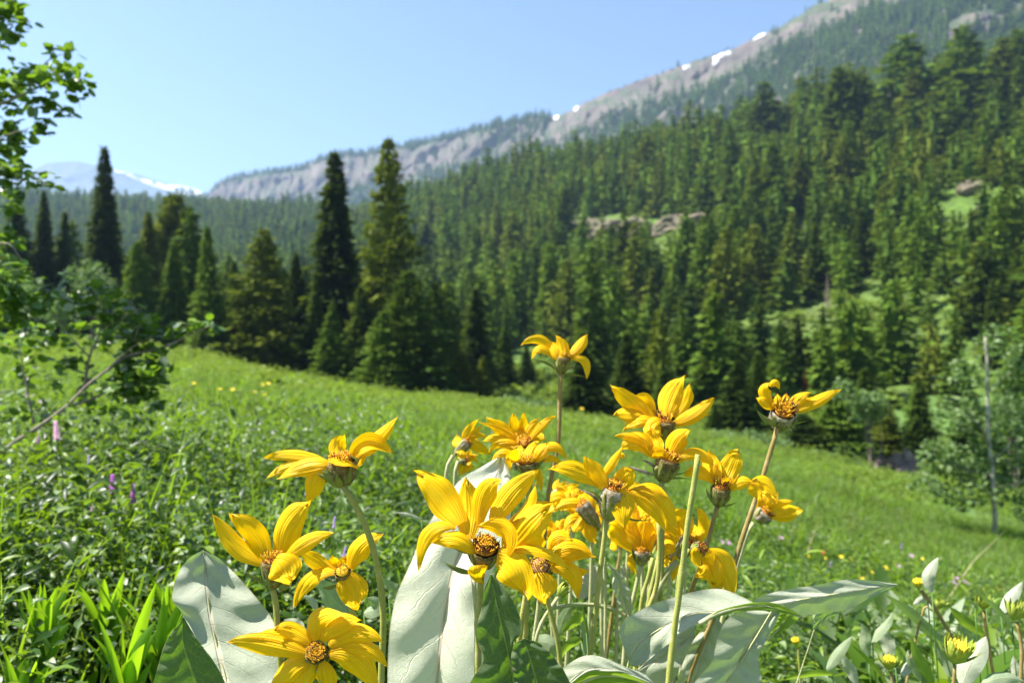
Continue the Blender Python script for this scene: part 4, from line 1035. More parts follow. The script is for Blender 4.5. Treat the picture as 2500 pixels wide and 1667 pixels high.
# ------------------------------------------------------------------ small meadow flowers
def small_mat(nm, a, b): return leafy(nm, [(0, a), (1, b)], b, .3, .2, .5)
M_YEL = small_mat('small_yellow', (.85, .62, .02), (.95, .78, .08)); M_PINK = small_mat('small_pink', (.62, .35, .52), (.75, .5, .66))
M_PUR = small_mat('small_purple', (.4, .09, .45), (.58, .2, .6)); M_LIL = small_mat('small_lilac', (.42, .3, .6), (.6, .48, .72)); M_RED = small_mat('small_red', (.6, .09, .03), (.75, .16, .05))
def small_flower(nm, mat, kind, seed):
    r = np.random.default_rng(seed); hd = Acc()
    if kind == 'disc':
        for i in range(7):
            a = i*6.283/7; d = np.array([math.cos(a), math.sin(a), .25]); V, q, uv = lance_mesh(np.zeros(3)+[0, 0, .3], d*.5+[0, 0, .4], d*1.0+[0, 0, .25], .62, np.array([-d[1], d[0], 0.]), .05, 5); hd.add(V, q, 0)
    else:
        for i in range(46):
            t = i/46; a = i*2.4; d = np.array([math.cos(a), math.sin(a), .3]); rr = .75*(1-t*.6)
            c = np.array([0, 0, t*3.2]); V, q, uv = lance_mesh(c, c+d*rr*.6, c+d*rr, .5, np.array([-d[1], d[0], 0.]), .1, 4); hd.add(V, q, 0)
    o = hd.build('flower_head', mat); me = o.data; bpy.data.objects.remove(o)
    st = Acc(); V, q, _ = tube(crom([[0, 0, .3], [.2, 0, -5], [.0, .2, -14]], 6), .1, 5); st.add(V, q)
    o = st.build('stem', M_HERB); ms = o.data; bpy.data.objects.remove(o)
    return me, ms
SF = {'y': small_flower('y', M_YEL, 'disc', 1), 'p': small_flower('p', M_PINK, 'disc', 2), 'u': small_flower('u', M_PUR, 'spike', 3), 'l': small_flower('l', M_LIL, 'spike', 4), 'r': small_flower('r', M_RED, 'disc', 5), 'k': small_flower('k', M_PINK, 'spike', 6)}
SG = {'y': 'small yellow flowers dotted over the meadow', 'p': 'small pink flowers dotted over the meadow', 'l': 'small lilac flower spikes in the meadow', 'r': 'small red flowers in the meadow'}
SL = {'y': 'tiny yellow wildflower blurred in the green meadow', 'p': 'tiny pink wildflower blurred in the green meadow', 'l': 'tiny lilac wildflower spike blurred in the green meadow', 'r': 'tiny orange-red wildflower blurred in the right meadow'}
def wild(c, px, py, rpx, label=None, Y=None, lift=.18):
    Y = Y or hit(px, py+lift*F/6, 1.2); 
    if Y is None: return
    Y *= .82; s = rpx/F*Y; x = (px-CX)/F*Y; z = (CY-py)/F*Y
    e = empty('wildflower', (x, Y, z), label or SL[c], 'wildflower', None if label else SG[c])
    e.scale = (s, s, s); r = random.Random(int(px*7+py)); e.rotation_euler = (r.uniform(.2, .9), r.uniform(-.3, .3), r.uniform(0, 1))
    if c in 'ulk': e.rotation_euler = (.1, r.uniform(-.2, .2), 1)
    for nm, me in (('flower_head', SF[c][0]), ('stem', SF[c][1])):
        o = bpy.data.objects.new(nm, me); COL.objects.link(o); o.parent = e
for px, py in [(473, 938), (537, 952), (568, 952), (643, 940), (620, 958), (645, 965), (655, 938), (1972, 1357), (2013, 1363), (2053, 1360), (2077, 1366), (2160, 1385), (2165, 1390), (2127, 1397), (2105, 1412), (2100, 1440), (2140, 1430), (2152, 1432), (2397, 1437), (2435, 1437), (2060, 1460), (2120, 1465), (2175, 1455), (2440, 1560),
               (905, 1180), (950, 1210), (960, 1205), (915, 1195), (300, 1125), (210, 1195), (2250, 1365), (2330, 1480), (2040, 1500), (1830, 1500), (1420, 1000), (480, 1185), (395, 1070), (690, 1100)]:
    wild('y', px, py, 6)
for px, py in [(613, 1053), (640, 1090), (775, 1110), (920, 1140), (65, 965), (80, 970), (95, 985), (375, 1165), (2195, 1385), (2220, 1378), (2225, 1360), (2330, 1425), (2355, 1423), (2335, 1415), (2305, 1495), (2268, 1518), (1760, 1325), (1775, 1325), (1905, 1315), (1000, 1255), (140, 1050), (1640, 1340), (380, 1180)]:
    wild('p', px, py, 9)
for px, py in [(2028, 1385), (2178, 1392), (770, 1290), (860, 1280), (2200, 1340), (1500, 1400)]: wild('l', px, py, 5)
for px, py in [(2008, 1348), (2183, 1375), (2370, 1490)]: wild('r', px, py, 6)
WM = [(600, 950, 'in the far left meadow near the tree line'), (2080, 1400, 'above the pale pointed leaf at right'), (2420, 1430, 'near the foot of the slim aspen'), (2200, 1480, 'behind the lower right buds'), (930, 1190, 'behind the curved-stalk flower'),
      (150, 1080, 'beside the leaning twig at left'), (370, 1150, 'under the leaning sapling'), (80, 975, 'at the left edge of the meadow'), (1800, 1330, 'right of the yellow flower cluster'), (2300, 1400, 'in the right meadow above the buds')]
_bw = {}
for o in bpy.data.objects:
    if o.get('category') == 'wildflower':
        L_ = o.location; px = CX+F*L_[0]/L_[1]; py = CY-F*L_[2]/L_[1]
        o['label'] = o['label'].split(' blurred')[0]+' '+min(WM, key=lambda m: (m[0]-px)**2+(m[1]-py)**2)[2]; _bw.setdefault(o['label'], []).append((px, o))
for lb, l in _bw.items():
    l.sort(key=lambda t: t[0])
    if 2 <= len(l) <= 15:
        for i_, (px, o) in enumerate(l): o['label'] = lb+', %s from left' % ['first', 'second', 'third', 'fourth', 'fifth', 'sixth', 'seventh', 'eighth', 'ninth', 'tenth', 'eleventh', 'twelfth', 'thirteenth', 'fourteenth', 'fifteenth'][i_]
wild('u', 276, 1205, 15, 'magenta flower spike left of the pair in the left meadow', 1.9)
wild('u', 322, 1230, 15, 'magenta flower spike right of the pair in the left meadow', 1.85)
wild('k', 140, 1075, 15, 'pale pink feathery wildflower beside the leaning grey twig', 2.0)
wild('u', 92, 1082, 6, 'small purple flower under the leaning grey twig', 2.0)
wild('l', 815, 1290, 9, 'lilac flower spike between the two middle-left yellow flowers', 1.6)
wild('l', 838, 1362, 9, 'dusky lilac spike behind the small middle-left yellow flower', 1.5)
wild('k', 222, 1248, 5, 'faded pink seed head in the left undergrowth', 1.7)
wild('l', 216, 1130, 6, 'faint purple bloom in the left undergrowth below the grey twig', 2.1)
# ------------------------------------------------------------------ balsamroot flowers
R1 = (380, 980, .4382); R2 = (950, 980, .4382); R3 = (1250, 780, .4274); R4 = (1450, 880, .3955); R5 = (1350, 1300, .489)
RA = (1300, 1130, .2126); RB = (1380, 1380, .2551); RC = (1900, 1330, .2551); RD = (1060, 980, .1531); RF = (1000, 1330, .2149)
def Q(T, p, Y, d=0.):
    """a point picked in an enlarged detail, Y metres away, d photo pixels nearer"""
    return P(T[0]+p[0]*T[2], T[1]+p[1]*T[2], Y-d*Y/F)

def petal(parent, T, Y, base, ctrl, tip, w, L=None, sign=None, roll=0., cup=.22, seed=0, dc=None, bd=0., tw=0., sq=.8, curl=0.):
    r = np.random.default_rng(seed+int(tip[0]*3+tip[1])); s = T[2]
    l = math.hypot(tip[0]-base[0], tip[1]-base[1])*s
    dd = math.sqrt(max((L or l)**2-l*l, 0))*.75
    if sign is None: sign = 1 if tip[1] > base[1] else -1
    p0 = Q(T, base, Y, bd); p2 = Q(T, tip, Y, sign*dd+bd*.5); p1 = Q(T, ctrl, Y, (dc if dc is not None else sign*dd*.55)+bd)
    # the control point is where the petal passes, so push the Bezier handle out
    p1 = p1+.5*(p1-(p0+p2)/2)
    n, m = 20, 13
    t = np.linspace(0, 1, n)[:, None]
    C = (1-t)**2*p0+2*t*(1-t)*p1+t*t*p2
    Tn = np.gradient(C, axis=0); Tn /= np.linalg.norm(Tn, axis=1)[:, None]
    view = -C/np.linalg.norm(C, axis=1)[:, None]
    S = np.cross(Tn, view); S /= np.linalg.norm(S, axis=1)[:, None]+1e-9; N = np.cross(S, Tn)
    a = roll+tw*(t-.3); S, N = S*np.cos(a)+N*np.sin(a), N*np.cos(a)-S*np.sin(a)
    wm = w*s*Y/F
    pr = np.sin(np.pi*(.10+.90*t)**1.12)**sq
    pr = pr*(1-.0*t)
    wv = wm*pr; fold = r.uniform(-.35, .35)*wm
    u = np.linspace(-1, 1, m)[None, :]
    ph = r.uniform(0, 6.28, 4)
    k = .5*(1+.07*np.sin(t*7+ph[0])*u)
    U3 = u[..., None]
    off = -cup*(u**2)*wv*1.0 + fold*np.maximum(0, u*np.sign(fold)-.15)*t*.8*np.sign(fold) + wm*.06*np.sin(t*6+ph[0])
    rib = np.cos(u*np.pi*3.5+ph[1]*.2)*wm*.026*np.sin(np.pi*np.clip(t*1.05, 0, 1))
    ruf = (np.sin(t*9+ph[2]+u*1.5)*.5+np.sin(t*17+ph[3]-u*2)*.3)*wm*.10*np.abs(u)*t
    fr = (r.normal(0, .05, (1, m))-.15*np.exp(-((u-r.uniform(-.3, .3))/.16)**2))*wm*1.6*np.clip((t-.8)/.2, 0, 1)
    V = C[:, None]+S[:, None]*(u*k*wv)[..., None]+N[:, None]*(off+rib+ruf-curl*wm*t**3*2)[..., None]+Tn[:, None]*fr[..., None]
    uv = np.stack([np.broadcast_to(u*.5+.5, (n, m)), np.broadcast_to(t, (n, m))], -1).reshape(-1, 2)
    return mk('petal', V.reshape(-1, 3), grid_faces(n, m), M_PETAL, parent, uv)

def basis(ax):
    ax = ax/np.linalg.norm(ax); h = np.array([0, -1, 0.]) if abs(ax[1]) < .9 else np.array([0, 0, 1.])
    a = np.cross(ax, h); a /= np.linalg.norm(a); return ax, a, np.cross(ax, a)

def head(parent, T, Y, disc, bot, r, face=.3, seed=0, mat=None, core=None, nfl=70, fl=.32, wool=False, nstyle=.4, dome=.3, bd=0.):
    """calyx cup with bracts, and the disc of florets"""
    g = np.random.default_rng(seed+9); s = T[2]; R = r*s*Y/F
    c = Q(T, disc, Y, bd); b0 = Q(T, bot, Y, bd-face*r*s*2)
    ax, A, B = basis(c-b0); H = np.linalg.norm(c-b0)
    th = np.linspace(0, 2*np.pi, 28, endpoint=False)
    prof = [(-.02, .22), (.04, .42), (.16, .68), (.35, .86), (.6, .97), (.85, 1.02), (.98, .98), (1.0, .9)]
    V = [];
    for (h, rr) in prof:
        rr2 = R*rr*(1+.05*np.sin(th*7+h*5)+g.normal(0, .025, 28))
        V.append(b0+ax*H*h+np.cos(th)[:, None]*A*rr2[:, None]+np.sin(th)[:, None]*B*rr2[:, None])
    V = np.vstack(V); m = 28; n = len(prof); i = np.arange(n-1)[:, None]*m; j = np.arange(m)[None, :]
    q = np.stack([(i+j).ravel(), (i+(j+1) % m).ravel(), (i+m+(j+1) % m).ravel(), (i+m+j).ravel()], 1)
    ac = Acc(); ac.add(V, q, 0)
    # closely pressed bracts round the cup
    for kq in range(16):
        a = kq*6.283/16*2.0+g.normal(0, .1); row = kq % 2
        d = math.cos(a)*A+math.sin(a)*B; sd = -math.sin(a)*A+math.cos(a)*B
        p0 = b0+ax*H*(.02+.1*row)+d*R*(.45+.12*row); p2 = b0+ax*H*(.75+.25*row+g.normal(0, .08))+d*R*(1.08+g.uniform(0, .15)); p1 = b0+ax*H*.3+d*R*1.05
        V, qq, uv = lance_mesh(p0, p1, p2, R*.42, sd, .12, 7); ac.add(V, qq, 1, uv)
    # hairs
    hv, hq = [], []
    for kq in range(170):
        a = g.uniform(0, 6.28); h = g.uniform(0, .95); d = math.cos(a)*A+math.sin(a)*B; rr = np.interp(h, [p[0] for p in prof], [p[1] for p in prof])*R
        p = b0+ax*H*h+d*rr; dr = d+g.normal(0, .4, 3); dr /= np.linalg.norm(dr); L_ = g.uniform(.0006, .0016); sd = np.cross(dr, ax)*.00006
        hv += [p-sd, p+sd, p+dr*L_]; hq.append([3*kq, 3*kq+1, 3*kq+2, 3*kq+2])
    ac.add(np.array(hv), np.array(hq), 2)
    ac.build('calyx', [mat or (M_WOOL if wool else M_CALYX), M_BRACT, M_HAIR], parent)
    # disc
    dc = Acc(); ph = np.linspace(0, np.pi/2, 7); TH, PH = np.meshgrid(th, ph)
    rr = 1+.0*TH; Rc = R*.74
    V = c+(np.cos(TH)*np.cos(PH)*Rc)[..., None]*A+(np.sin(TH)*np.cos(PH)*Rc)[..., None]*B+(np.sin(PH)*R*dome)[..., None]*ax
    i = np.arange(6)[:, None]*m; q = np.stack([(i+j).ravel(), (i+(j+1) % m).ravel(), (i+m+(j+1) % m).ravel(), (i+m+j).ravel()], 1)
    dc.add(V.reshape(-1, 3), q, 2)
    for kq in range(nfl):
        q_ = math.sqrt((kq+.5)/nfl); a = kq*2.39996; d = math.cos(a)*A+math.sin(a)*B
        p = c+d*Rc*.97*q_+ax*R*dome*math.sqrt(1-q_*q_*.95)
        dr = ax+d*q_*.45+g.normal(0, .16, 3); dr /= np.linalg.norm(dr); L_ = R*fl*g.uniform(.6, 1.3)*(.5+.6*q_)
        dark = g.random() < nstyle and q_ > .45
        if dark:
            V, qq, _ = tube([p, p+dr*L_*.7, p+dr*L_*1.35], [R*.028, R*.032, R*.02], 5); dc.add(V, qq, 1)
        else:
            V, qq, _ = tube([p, p+dr*L_*.6, p+dr*L_*.85, p+dr*L_], [R*.03, R*.035, R*.06, R*.04], 6); dc.add(V, qq, 0 if g.random() < .55 else 3)
            if g.random() < .5:
                for sg in (-1, 1):
                    e_ = p+dr*L_; o2 = np.cross(dr, d)*sg*R*.1
                    V, qq, _ = tube([e_, e_+dr*L_*.2+o2, e_+dr*L_*.1+o2*1.6], [R*.03, R*.03, R*.02], 4); dc.add(V, qq, 0)
    dc.build('disc', [M_FLORET, M_STYLE, core or M_DISCRED, M_YFLORET], parent)
    return c, b0

def bract(parent, T, Y, base, ctrl, tip, w, d=0, seed=0, mat=None):
    p0, p1, p2 = Q(T, base, Y, 0), Q(T, ctrl, Y, d), Q(T, tip, Y, d); p1 = p1+.5*(p1-(p0+p2)/2)
    V, q, uv = lance_mesh(p0, p1, p2, w*T[2]*Y/F, np.array([.3, -.3, .9]), .15, 12, .8)
    return mk('bract', V, q, mat or M_BRACT, parent, uv)

def stem(parent, pts, Y0, Y1, r, mat=None, hairs=160, foot=True, name='stem'):
    """pts in photo px from flower to bottom of view; continues down to the ground"""
    p = [P(a, b, Y0+(Y1-Y0)*i/(len(pts)-1)) for i, (a, b) in enumerate(pts)]
    if foot:
        d = p[-1]-p[-2]; d = d/np.linalg.norm(d); gz = -.66
        kx = min(.35, abs(d[0]))*(1 if d[0] > 0 else -1)
        dz = p[-1][2]-gz
        if dz > .02: p += [p[-1]+np.array([kx*dz*.3, 0, -dz*.5]), p[-1]+np.array([kx*dz*.4, .0, -dz])]
    C = crom(p, 46); n = len(C); g = np.random.default_rng(int(pts[0][0]))
    R = np.linspace(r*.92, r*1.15, n)*Y0/F
    V, q, uv = tube(C, R*(1+g.normal(0, .02, n)), 10); a = Acc(); a.add(V, q, 0, uv)
    T_ = np.gradient(C, axis=0); T_ /= np.linalg.norm(T_, axis=1)[:, None]
    hv, hq = [], []
    for k in range(hairs):
        i = int(g.integers(0, int(n*.8))); rd = g.normal(0, 1, 3); rd -= T_[i]*(rd@T_[i]); rd /= np.linalg.norm(rd)
        f = g.random(); c = C[i]*(1-f)+C[min(i+1, n-1)]*f+rd*R[i]*.95; L_ = g.uniform(.0005, .0014); sd = np.cross(rd, T_[i])*.00005
        dr = rd+g.normal(0, .3, 3); hv += [c-sd, c+sd, c+dr*L_]; hq.append([3*k, 3*k+1, 3*k+2, 3*k+2])
    if hairs: a.add(np.array(hv), np.array(hq), 1)
    return a.build(name, [mat or M_STEM, M_HAIR], parent), C

def cv(T, l): return [(T[0]+a*T[2], T[1]+b*T[2]) for a, b in l]

def flower(label, T, Y, disc, bot, r, petals, st, sr, face=.3, bracts=(), L=None, Yb=None, smat=None, seed=0, **kw):
    stp = st if st and max(x[0] for x in st) > 5 and kw.pop('raw', False) else cv(T, st)
    p0 = P(*stp[0], Y); e = empty('balsamroot_flower', (float(p0[0]), Y, G0), label, 'flower', 'yellow balsamroot flowers in the foreground')
    face_kw = {k_: v for k_, v in kw.items()}
    head(e, T, Y, disc, bot, r, face, seed, **face_kw)
    for i, pt in enumerate(petals):
        b, c, t, w = pt[:4]; o = pt[4] if len(pt) > 4 else {}
        petal(e, T, Y, b, c, t, w, L=o.get('L', L), sign=o.get('s'), roll=o.get('roll', 0), cup=o.get('cup', .2), seed=seed*10+i, dc=o.get('dc'), bd=o.get('bd', 0), tw=o.get('tw', 0), sq=o.get('sq', .8), curl=o.get('curl', 0))
    for bb in bracts:
        bract(e, T, Y, *bb[:4], **(bb[4] if len(bb) > 4 else {}))
    stem(e, stp, Y-.0, Yb or Y, sr, smat)
    return e

# F1 upper left, seen from the side, drooping petals
flower('upper left flower seen from the side with long drooping petals on a curved stalk', R1, .62, (1035, 330), (1040, 470), 82, [
  ((1120, 310), (1220, 215), (1345, 95), 105, {'L': 105, 'roll': .5, 'cup': .25, 'bd': -15}),
  ((1090, 300), (1180, 215), (1312, 285), 105, {'roll': .3, 'cup': -.2, 'tw': .6}),
  ((1025, 330), (1010, 245), (1045, 190), 100, {'L': 75, 's': -1, 'bd': -25}),
  ((960, 345), (800, 285), (612, 318), 80, {'roll': -.5, 'bd': -12, 's': -1}),
  ((955, 355), (780, 335), (618, 430), 72, {'roll': -.3, 's': 1}),
  ((975, 365), (850, 345), (688, 425), 105, {'roll': -.15, 's': 1, 'bd': 12}),
  ((915, 375), (890, 450), (850, 568), 110, {'s': 1, 'bd': 5}),
  ((960, 325), (1040, 315), (1120, 378), 100, {'roll': 1.0, 's': 1, 'bd': 28, 'cup': .12}),
  ((1110, 355), (1150, 320), (1168, 278), 60, {'roll': .9, 'bd': -25, 's': -1}),
  ], [(1045, 470), (1090, 540), (1160, 670), (1215, 830), (1250, 1000), (1268, 1200), (1262, 1400), (1255, 1568)], 8.2, .15,
  bracts=[((1060, 460), (980, 440), (890, 395), 34, {'d': 22}), ((1030, 480), (980, 430), (925, 385), 50, {'d': 30}), ((1090, 420), (1110, 350), (1165, 280), 30)], seed=1, fl=.3)
# F2 left cup
flower('left cup-shaped flower standing in front of the big left leaf', R1, .575, (650, 885), (655, 1045), 60, [
  ((600, 905), (470, 790), (318, 640), 128, {'roll': -.55, 'cup': .28, 'sq': .7}),
  ((610, 890), (545, 740), (425, 628), 150, {'roll': .5, 'cup': .2, 'bd': -20, 'sq': .7}),
  ((700, 870), (725, 690), (848, 562), 158, {'roll': .2, 'cup': .25, 'bd': -15, 'sq': .62, 'L': 150}),
  ((715, 885), (830, 775), (975, 728), 95, {'roll': .35, 'cup': .2, 'bd': 8, 'curl': .1}),
  ((660, 890), (720, 920), (742, 998), 190, {'roll': .2, 'cup': .1, 'bd': 22, 'L': 80, 's': 1, 'sq': .55}),
  ], [(652, 1045), (668, 1110), (682, 1300), (705, 1568)], 7.8, .15,
  bracts=[((640, 1005), (560, 995), (495, 940), 26, {'d': 18}), ((690, 1045), (735, 1020), (750, 990), 40, {'d': 20})], seed=2, fl=.55, nstyle=.25)
# F3 middle
flower('smaller four-petalled flower between the left cup flower and the curved stalk', R1, .64, (1040, 945), (1055, 1020), 46, [
  ((1000, 945), (890, 900), (798, 822), 96, {'roll': .3, 'bd': -8}),
  ((1090, 935), (1120, 810), (1260, 738), 130, {'roll': .3, 'cup': .25, 'L': 110}),
  ((1000, 955), (850, 965), (782, 1140), 92, {'roll': -.5, 'cup': .15, 's': 1}),
  ((1060, 960), (1095, 1040), (1122, 1155), 168, {'cup': .16, 's': 1, 'L': 95, 'sq': .6}),
  ((1010, 930), (990, 900), (988, 858), 60, {'bd': -15, 's': -1}), ((1050, 945), (1060, 905), (1075, 870), 110, {'bd': -18, 's': -1, 'sq': .5, 'L': 45})],
  [(1060, 1020), (1085, 1140), (1120, 1230), (1165, 1380), (1180, 1568)], 6.8, .9, bracts=[((1010, 1020), (970, 1040), (930, 1035), 24)], seed=3, fl=.35, core=M_YFLORET, nfl=40, nstyle=.15)
# F4 bottom, full face
flower('full-face open flower with tan centre at the bottom edge', R1, .555, (895, 1395), (900, 1440), 62, [
  ((850, 1410), (620, 1350), (400, 1340), 128, {'roll': .3, 'cup': .22, 'curl': .05}),
  ((850, 1370), (680, 1285), (515, 1335), 84, {'roll': -.3, 'bd': -14}),
  ((860, 1345), (760, 1270), (660, 1268), 110, {'bd': -8}),
  ((890, 1330), (880, 1190), (1050, 1190), 130, {'roll': .4, 'cup': .3, 'bd': -14}),
  ((925, 1335), (1000, 1240), (1135, 1215), 120, {'roll': .2, 'bd': -10}),
  ((965, 1360), (1110, 1265), (1262, 1330), 105, {'roll': .2, 'cup': .25, 'bd': -4}),
  ((975, 1385), (1160, 1330), (1292, 1478), 100, {'roll': .3, 'cup': .3, 's': 1}),
  ((965, 1410), (1120, 1400), (1245, 1620), 150, {'roll': .2, 'cup': .28, 's': 1}),
  ((860, 1440), (730, 1490), (640, 1620), 125, {'roll': -.3, 's': 1}), ((890, 1455), (830, 1540), (780, 1640), 100, {'s': 1, 'bd': 5}),
  ((925, 1450), (960, 1540), (950, 1650), 110, {'s': 1, 'bd': 8})],
  [(905, 1480), (930, 1580), (940, 1660)], 8, 1.6, seed=4, fl=.34, core=M_TAN, nfl=130, nstyle=.12)
# F5 large centre flower
flower('largest central flower with rusty red disc in front of the big pale leaf', R2, .60, (535, 810), (522, 910), 84, [
  ((400, 680), (300, 520), (168, 410), 185, {'roll': -.15, 'cup': .2, 'sq': .6, 'L': 175}),
  ((370, 700), (205, 700), (172, 932), 92, {'roll': -.4, 'cup': .2, 's': 1}),
  ((490, 850), (370, 750), (240, 785), 100, {'roll': -.3, 's': 1, 'bd': 18, 'cup': .25}),
  ((440, 770), (430, 600), (432, 432), 170, {'roll': .35, 'cup': .3, 'bd': 6, 'L': 170}),
  ((500, 690), (520, 500), (620, 438), 130, {'roll': .2, 'cup': .2, 'bd': -12}),
  ((575, 690), (660, 520), (822, 388), 140, {'roll': .15, 'cup': .18, 'L': 175, 'bd': -8}),
  ((660, 690), (760, 600), (822, 450), 90, {'roll': .8, 'bd': -18}),
  ((655, 830), (745, 690), (900, 578), 225, {'roll': .3, 'cup': .22, 'sq': .6, 'bd': 4, 'L': 150}),
  ((655, 850), (665, 720), (490, 690), 130, {'roll': .9, 'cup': .25, 'bd': 22, 's': 1, 'tw': -.5}),
  ((600, 860), (690, 900), (752, 1062), 200, {'roll': .15, 'cup': .12, 's': 1, 'bd': 24, 'sq': .5, 'L': 120}),
  ((670, 830), (850, 800), (1000, 938), 90, {'roll': .8, 'cup': .2, 's': 1, 'bd': 18}),
  ((500, 910), (505, 955), (520, 1000), 120, {'roll': .2, 'cup': .3, 's': 1, 'bd': 40, 'sq': .4, 'L': 35}),
  ((640, 800), (740, 780), (830, 770), 70, {'bd': 0})],
  [(522, 910), (513, 975), (508, 1060), (500, 1250), (495, 1490), (490, 1568)], 9, .55,
  bracts=[((470, 955), (390, 945), (303, 890), 30, {'d': 25}), ((450, 850), (400, 825), (350, 808), 26, {'d': 20})], seed=5, fl=.26, nfl=150, nstyle=.6, dome=.45)
# F6 lower right of it
flower('yellow flower tucked against the lower right of the largest one', R2, .66, (840, 915), (855, 985), 62, [
  ((845, 945), (850, 1000), (860, 1118), 165, {'s': 1, 'sq': .55, 'L': 95, 'bd': 6}),
  ((900, 880), (1000, 800), (1150, 862), 125, {'roll': .2, 'cup': .25}),
  ((890, 910), (1020, 850), (1148, 870), 80, {'roll': -.5, 's': 1}),
  ((900, 930), (1030, 930), (1050, 1090), 105, {'roll': .3, 's': 1, 'bd': 6}),
  ((890, 830), (925, 740), (1015, 765), 95, {'roll': .4, 'cup': .3, 'bd': -20}),
  ((835, 870), (820, 790), (860, 720), 90, {'bd': -22}), ((790, 925), (755, 960), (742, 1000), 80, {'s': 1, 'L': 50}), ((960, 900), (1030, 960), (1112, 935), 60, {'bd': -25, 's': -1})],
  [(858, 990), (880, 1100), (915, 1230), (940, 1340), (955, 1480), (960, 1568)], 6.8, 1.0, bracts=[((880, 890), (920, 830), (945, 780), 22)], seed=6, fl=.9, nstyle=.3, core=M_TAN, nfl=45)
# F7a F7b upper centre pair
flower('upward flower of the tight pair above the pale leaf tip', RD, .84, (1440, 640), (1480, 800), 150, [
  ((1330, 640), (1080, 480), (860, 260), 250, {'roll': .2, 'sq': .6, 'bd': -10}), ((1300, 620), (1150, 470), (700, 330), 110, {'roll': .3, 'bd': 5}),
  ((1380, 600), (1270, 400), (1255, 190), 180, {'bd': -20, 'sq': .7}), ((1420, 600), (1420, 400), (1430, 180), 150, {'bd': -26}),
  ((1460, 640), (1510, 440), (1665, 275), 170, {'roll': .3, 'bd': -8}), ((1500, 660), (1660, 400), (1930, 240), 150, {'roll': .4}),
  ((1540, 640), (1650, 560), (1760, 590), 170, {'bd': -26, 'sq': .6}), ((1320, 660), (1020, 560), (790, 630), 170, {'roll': -.2, 's': 1, 'bd': 6}),
  ((1300, 690), (1050, 640), (880, 800), 150, {'s': 1, 'bd': 12}), ((1340, 680), (1380, 560), (1400, 420), 220, {'bd': 6, 'L': 60}),
  ((1380, 700), (1220, 760), (930, 920), 150, {'s': 1, 'bd': 10}), ((1420, 700), (1430, 560), (1480, 460), 180, {'bd': 6, 'L': 60})],
  [(1490, 800), (1520, 1100), (1530, 1700), (1500, 2600), (1450, 4000)], 6.5, .5, seed=7, fl=.3, nfl=50)
flower('brown-cupped lower flower of the tight pair above the pale leaf tip', RD, .80, (1480, 930), (1500, 1130), 185, [
  ((1330, 950), (1250, 830), (1230, 780), 190, {'s': 1, 'bd': 18, 'L': 70}), ((1320, 960), (1180, 880), (1225, 1085), 150, {'s': 1, 'bd': 20}),
  ((1380, 960), (1380, 820), (1375, 720), 200, {'bd': 24, 'sq': .6, 'L': 60}), ((1520, 950), (1560, 780), (1650, 660), 230, {'bd': 24, 'sq': .5, 'L': 70}),
  ((1580, 960), (1700, 800), (1820, 660), 230, {'bd': 14, 'sq': .55, 'roll': .2}), ((1600, 960), (1880, 620), (2110, 925), 170, {'roll': .4, 's': 1, 'cup': .3}),
  ((1640, 980), (1850, 890), (2060, 1000), 110, {'roll': -.3, 's': 1}), ((1560, 1000), (1660, 1120), (1710, 1437), 130, {'s': -1, 'bd': -25}), ((1300, 960), (1130, 780), (920, 920), 150, {'s': 1, 'bd': 5})],
  [(1500, 1130), (1490, 1400), (1470, 2200), (1440, 4000)], 6.5, .2, bracts=[((1590, 1080), (1700, 970), (1830, 840), 60, {'d': 18}), ((1330, 1090), (1280, 1040), (1270, 960), 70, {'d': 10, 'mat': M_WOOL})], seed=8, fl=.4, nfl=60, nstyle=.6)
# F8 left profile pair
flower('side-on flower with brown centre at the left of the upper centre group', RD, .9, (540, 640), (330, 850), 85, [
  ((480, 660), (500, 500), (690, 285), 130, {}), ((440, 700), (370, 640), (355, 540), 200, {'bd': 10, 'L': 50}), ((560, 580), (650, 480), (760, 400), 110, {}),
  ((580, 570), (640, 700), (900, 830), 190, {'s': 1, 'sq': .6}), ((560, 580), (700, 530), (850, 570), 90, {}), ((440, 760), (430, 830), (390, 880), 190, {'bd': 12, 's': 1, 'L': 40})],
  [(300, 860), (250, 930), (200, 1080), (190, 1200), (200, 1400), (260, 2000), (400, 4000)], 5.5, .05, smat=M_STEMP, seed=9, wool=True, bracts=[((400, 560), (390, 500), (375, 410), 26, {'mat': M_WOOL})], fl=.3)
flower('small downward flower below the side-on flower of the upper centre group', RD, .92, (520, 920), (400, 950), 80, [
  ((480, 900), (540, 850), (600, 770), 90, {}), ((500, 920), (600, 880), (700, 970), 90, {'s': 1}), ((470, 930), (430, 1050), (400, 1180), 90, {'s': 1}), ((500, 960), (520, 1020), (420, 1200), 60, {'s': 1}),
  ((480, 1130), (560, 1050), (640, 1040), 90, {'s': -1}), ((520, 910), (620, 860), (710, 870), 60, {'s': -1}), ((520, 930), (560, 970), (540, 1020), 90, {'s': 1, 'L': 30})],
  [(380, 950), (340, 1100), (330, 1500), (400, 4000)], 5, .1, smat=M_STEMP, seed=10, fl=.3, wool=True)
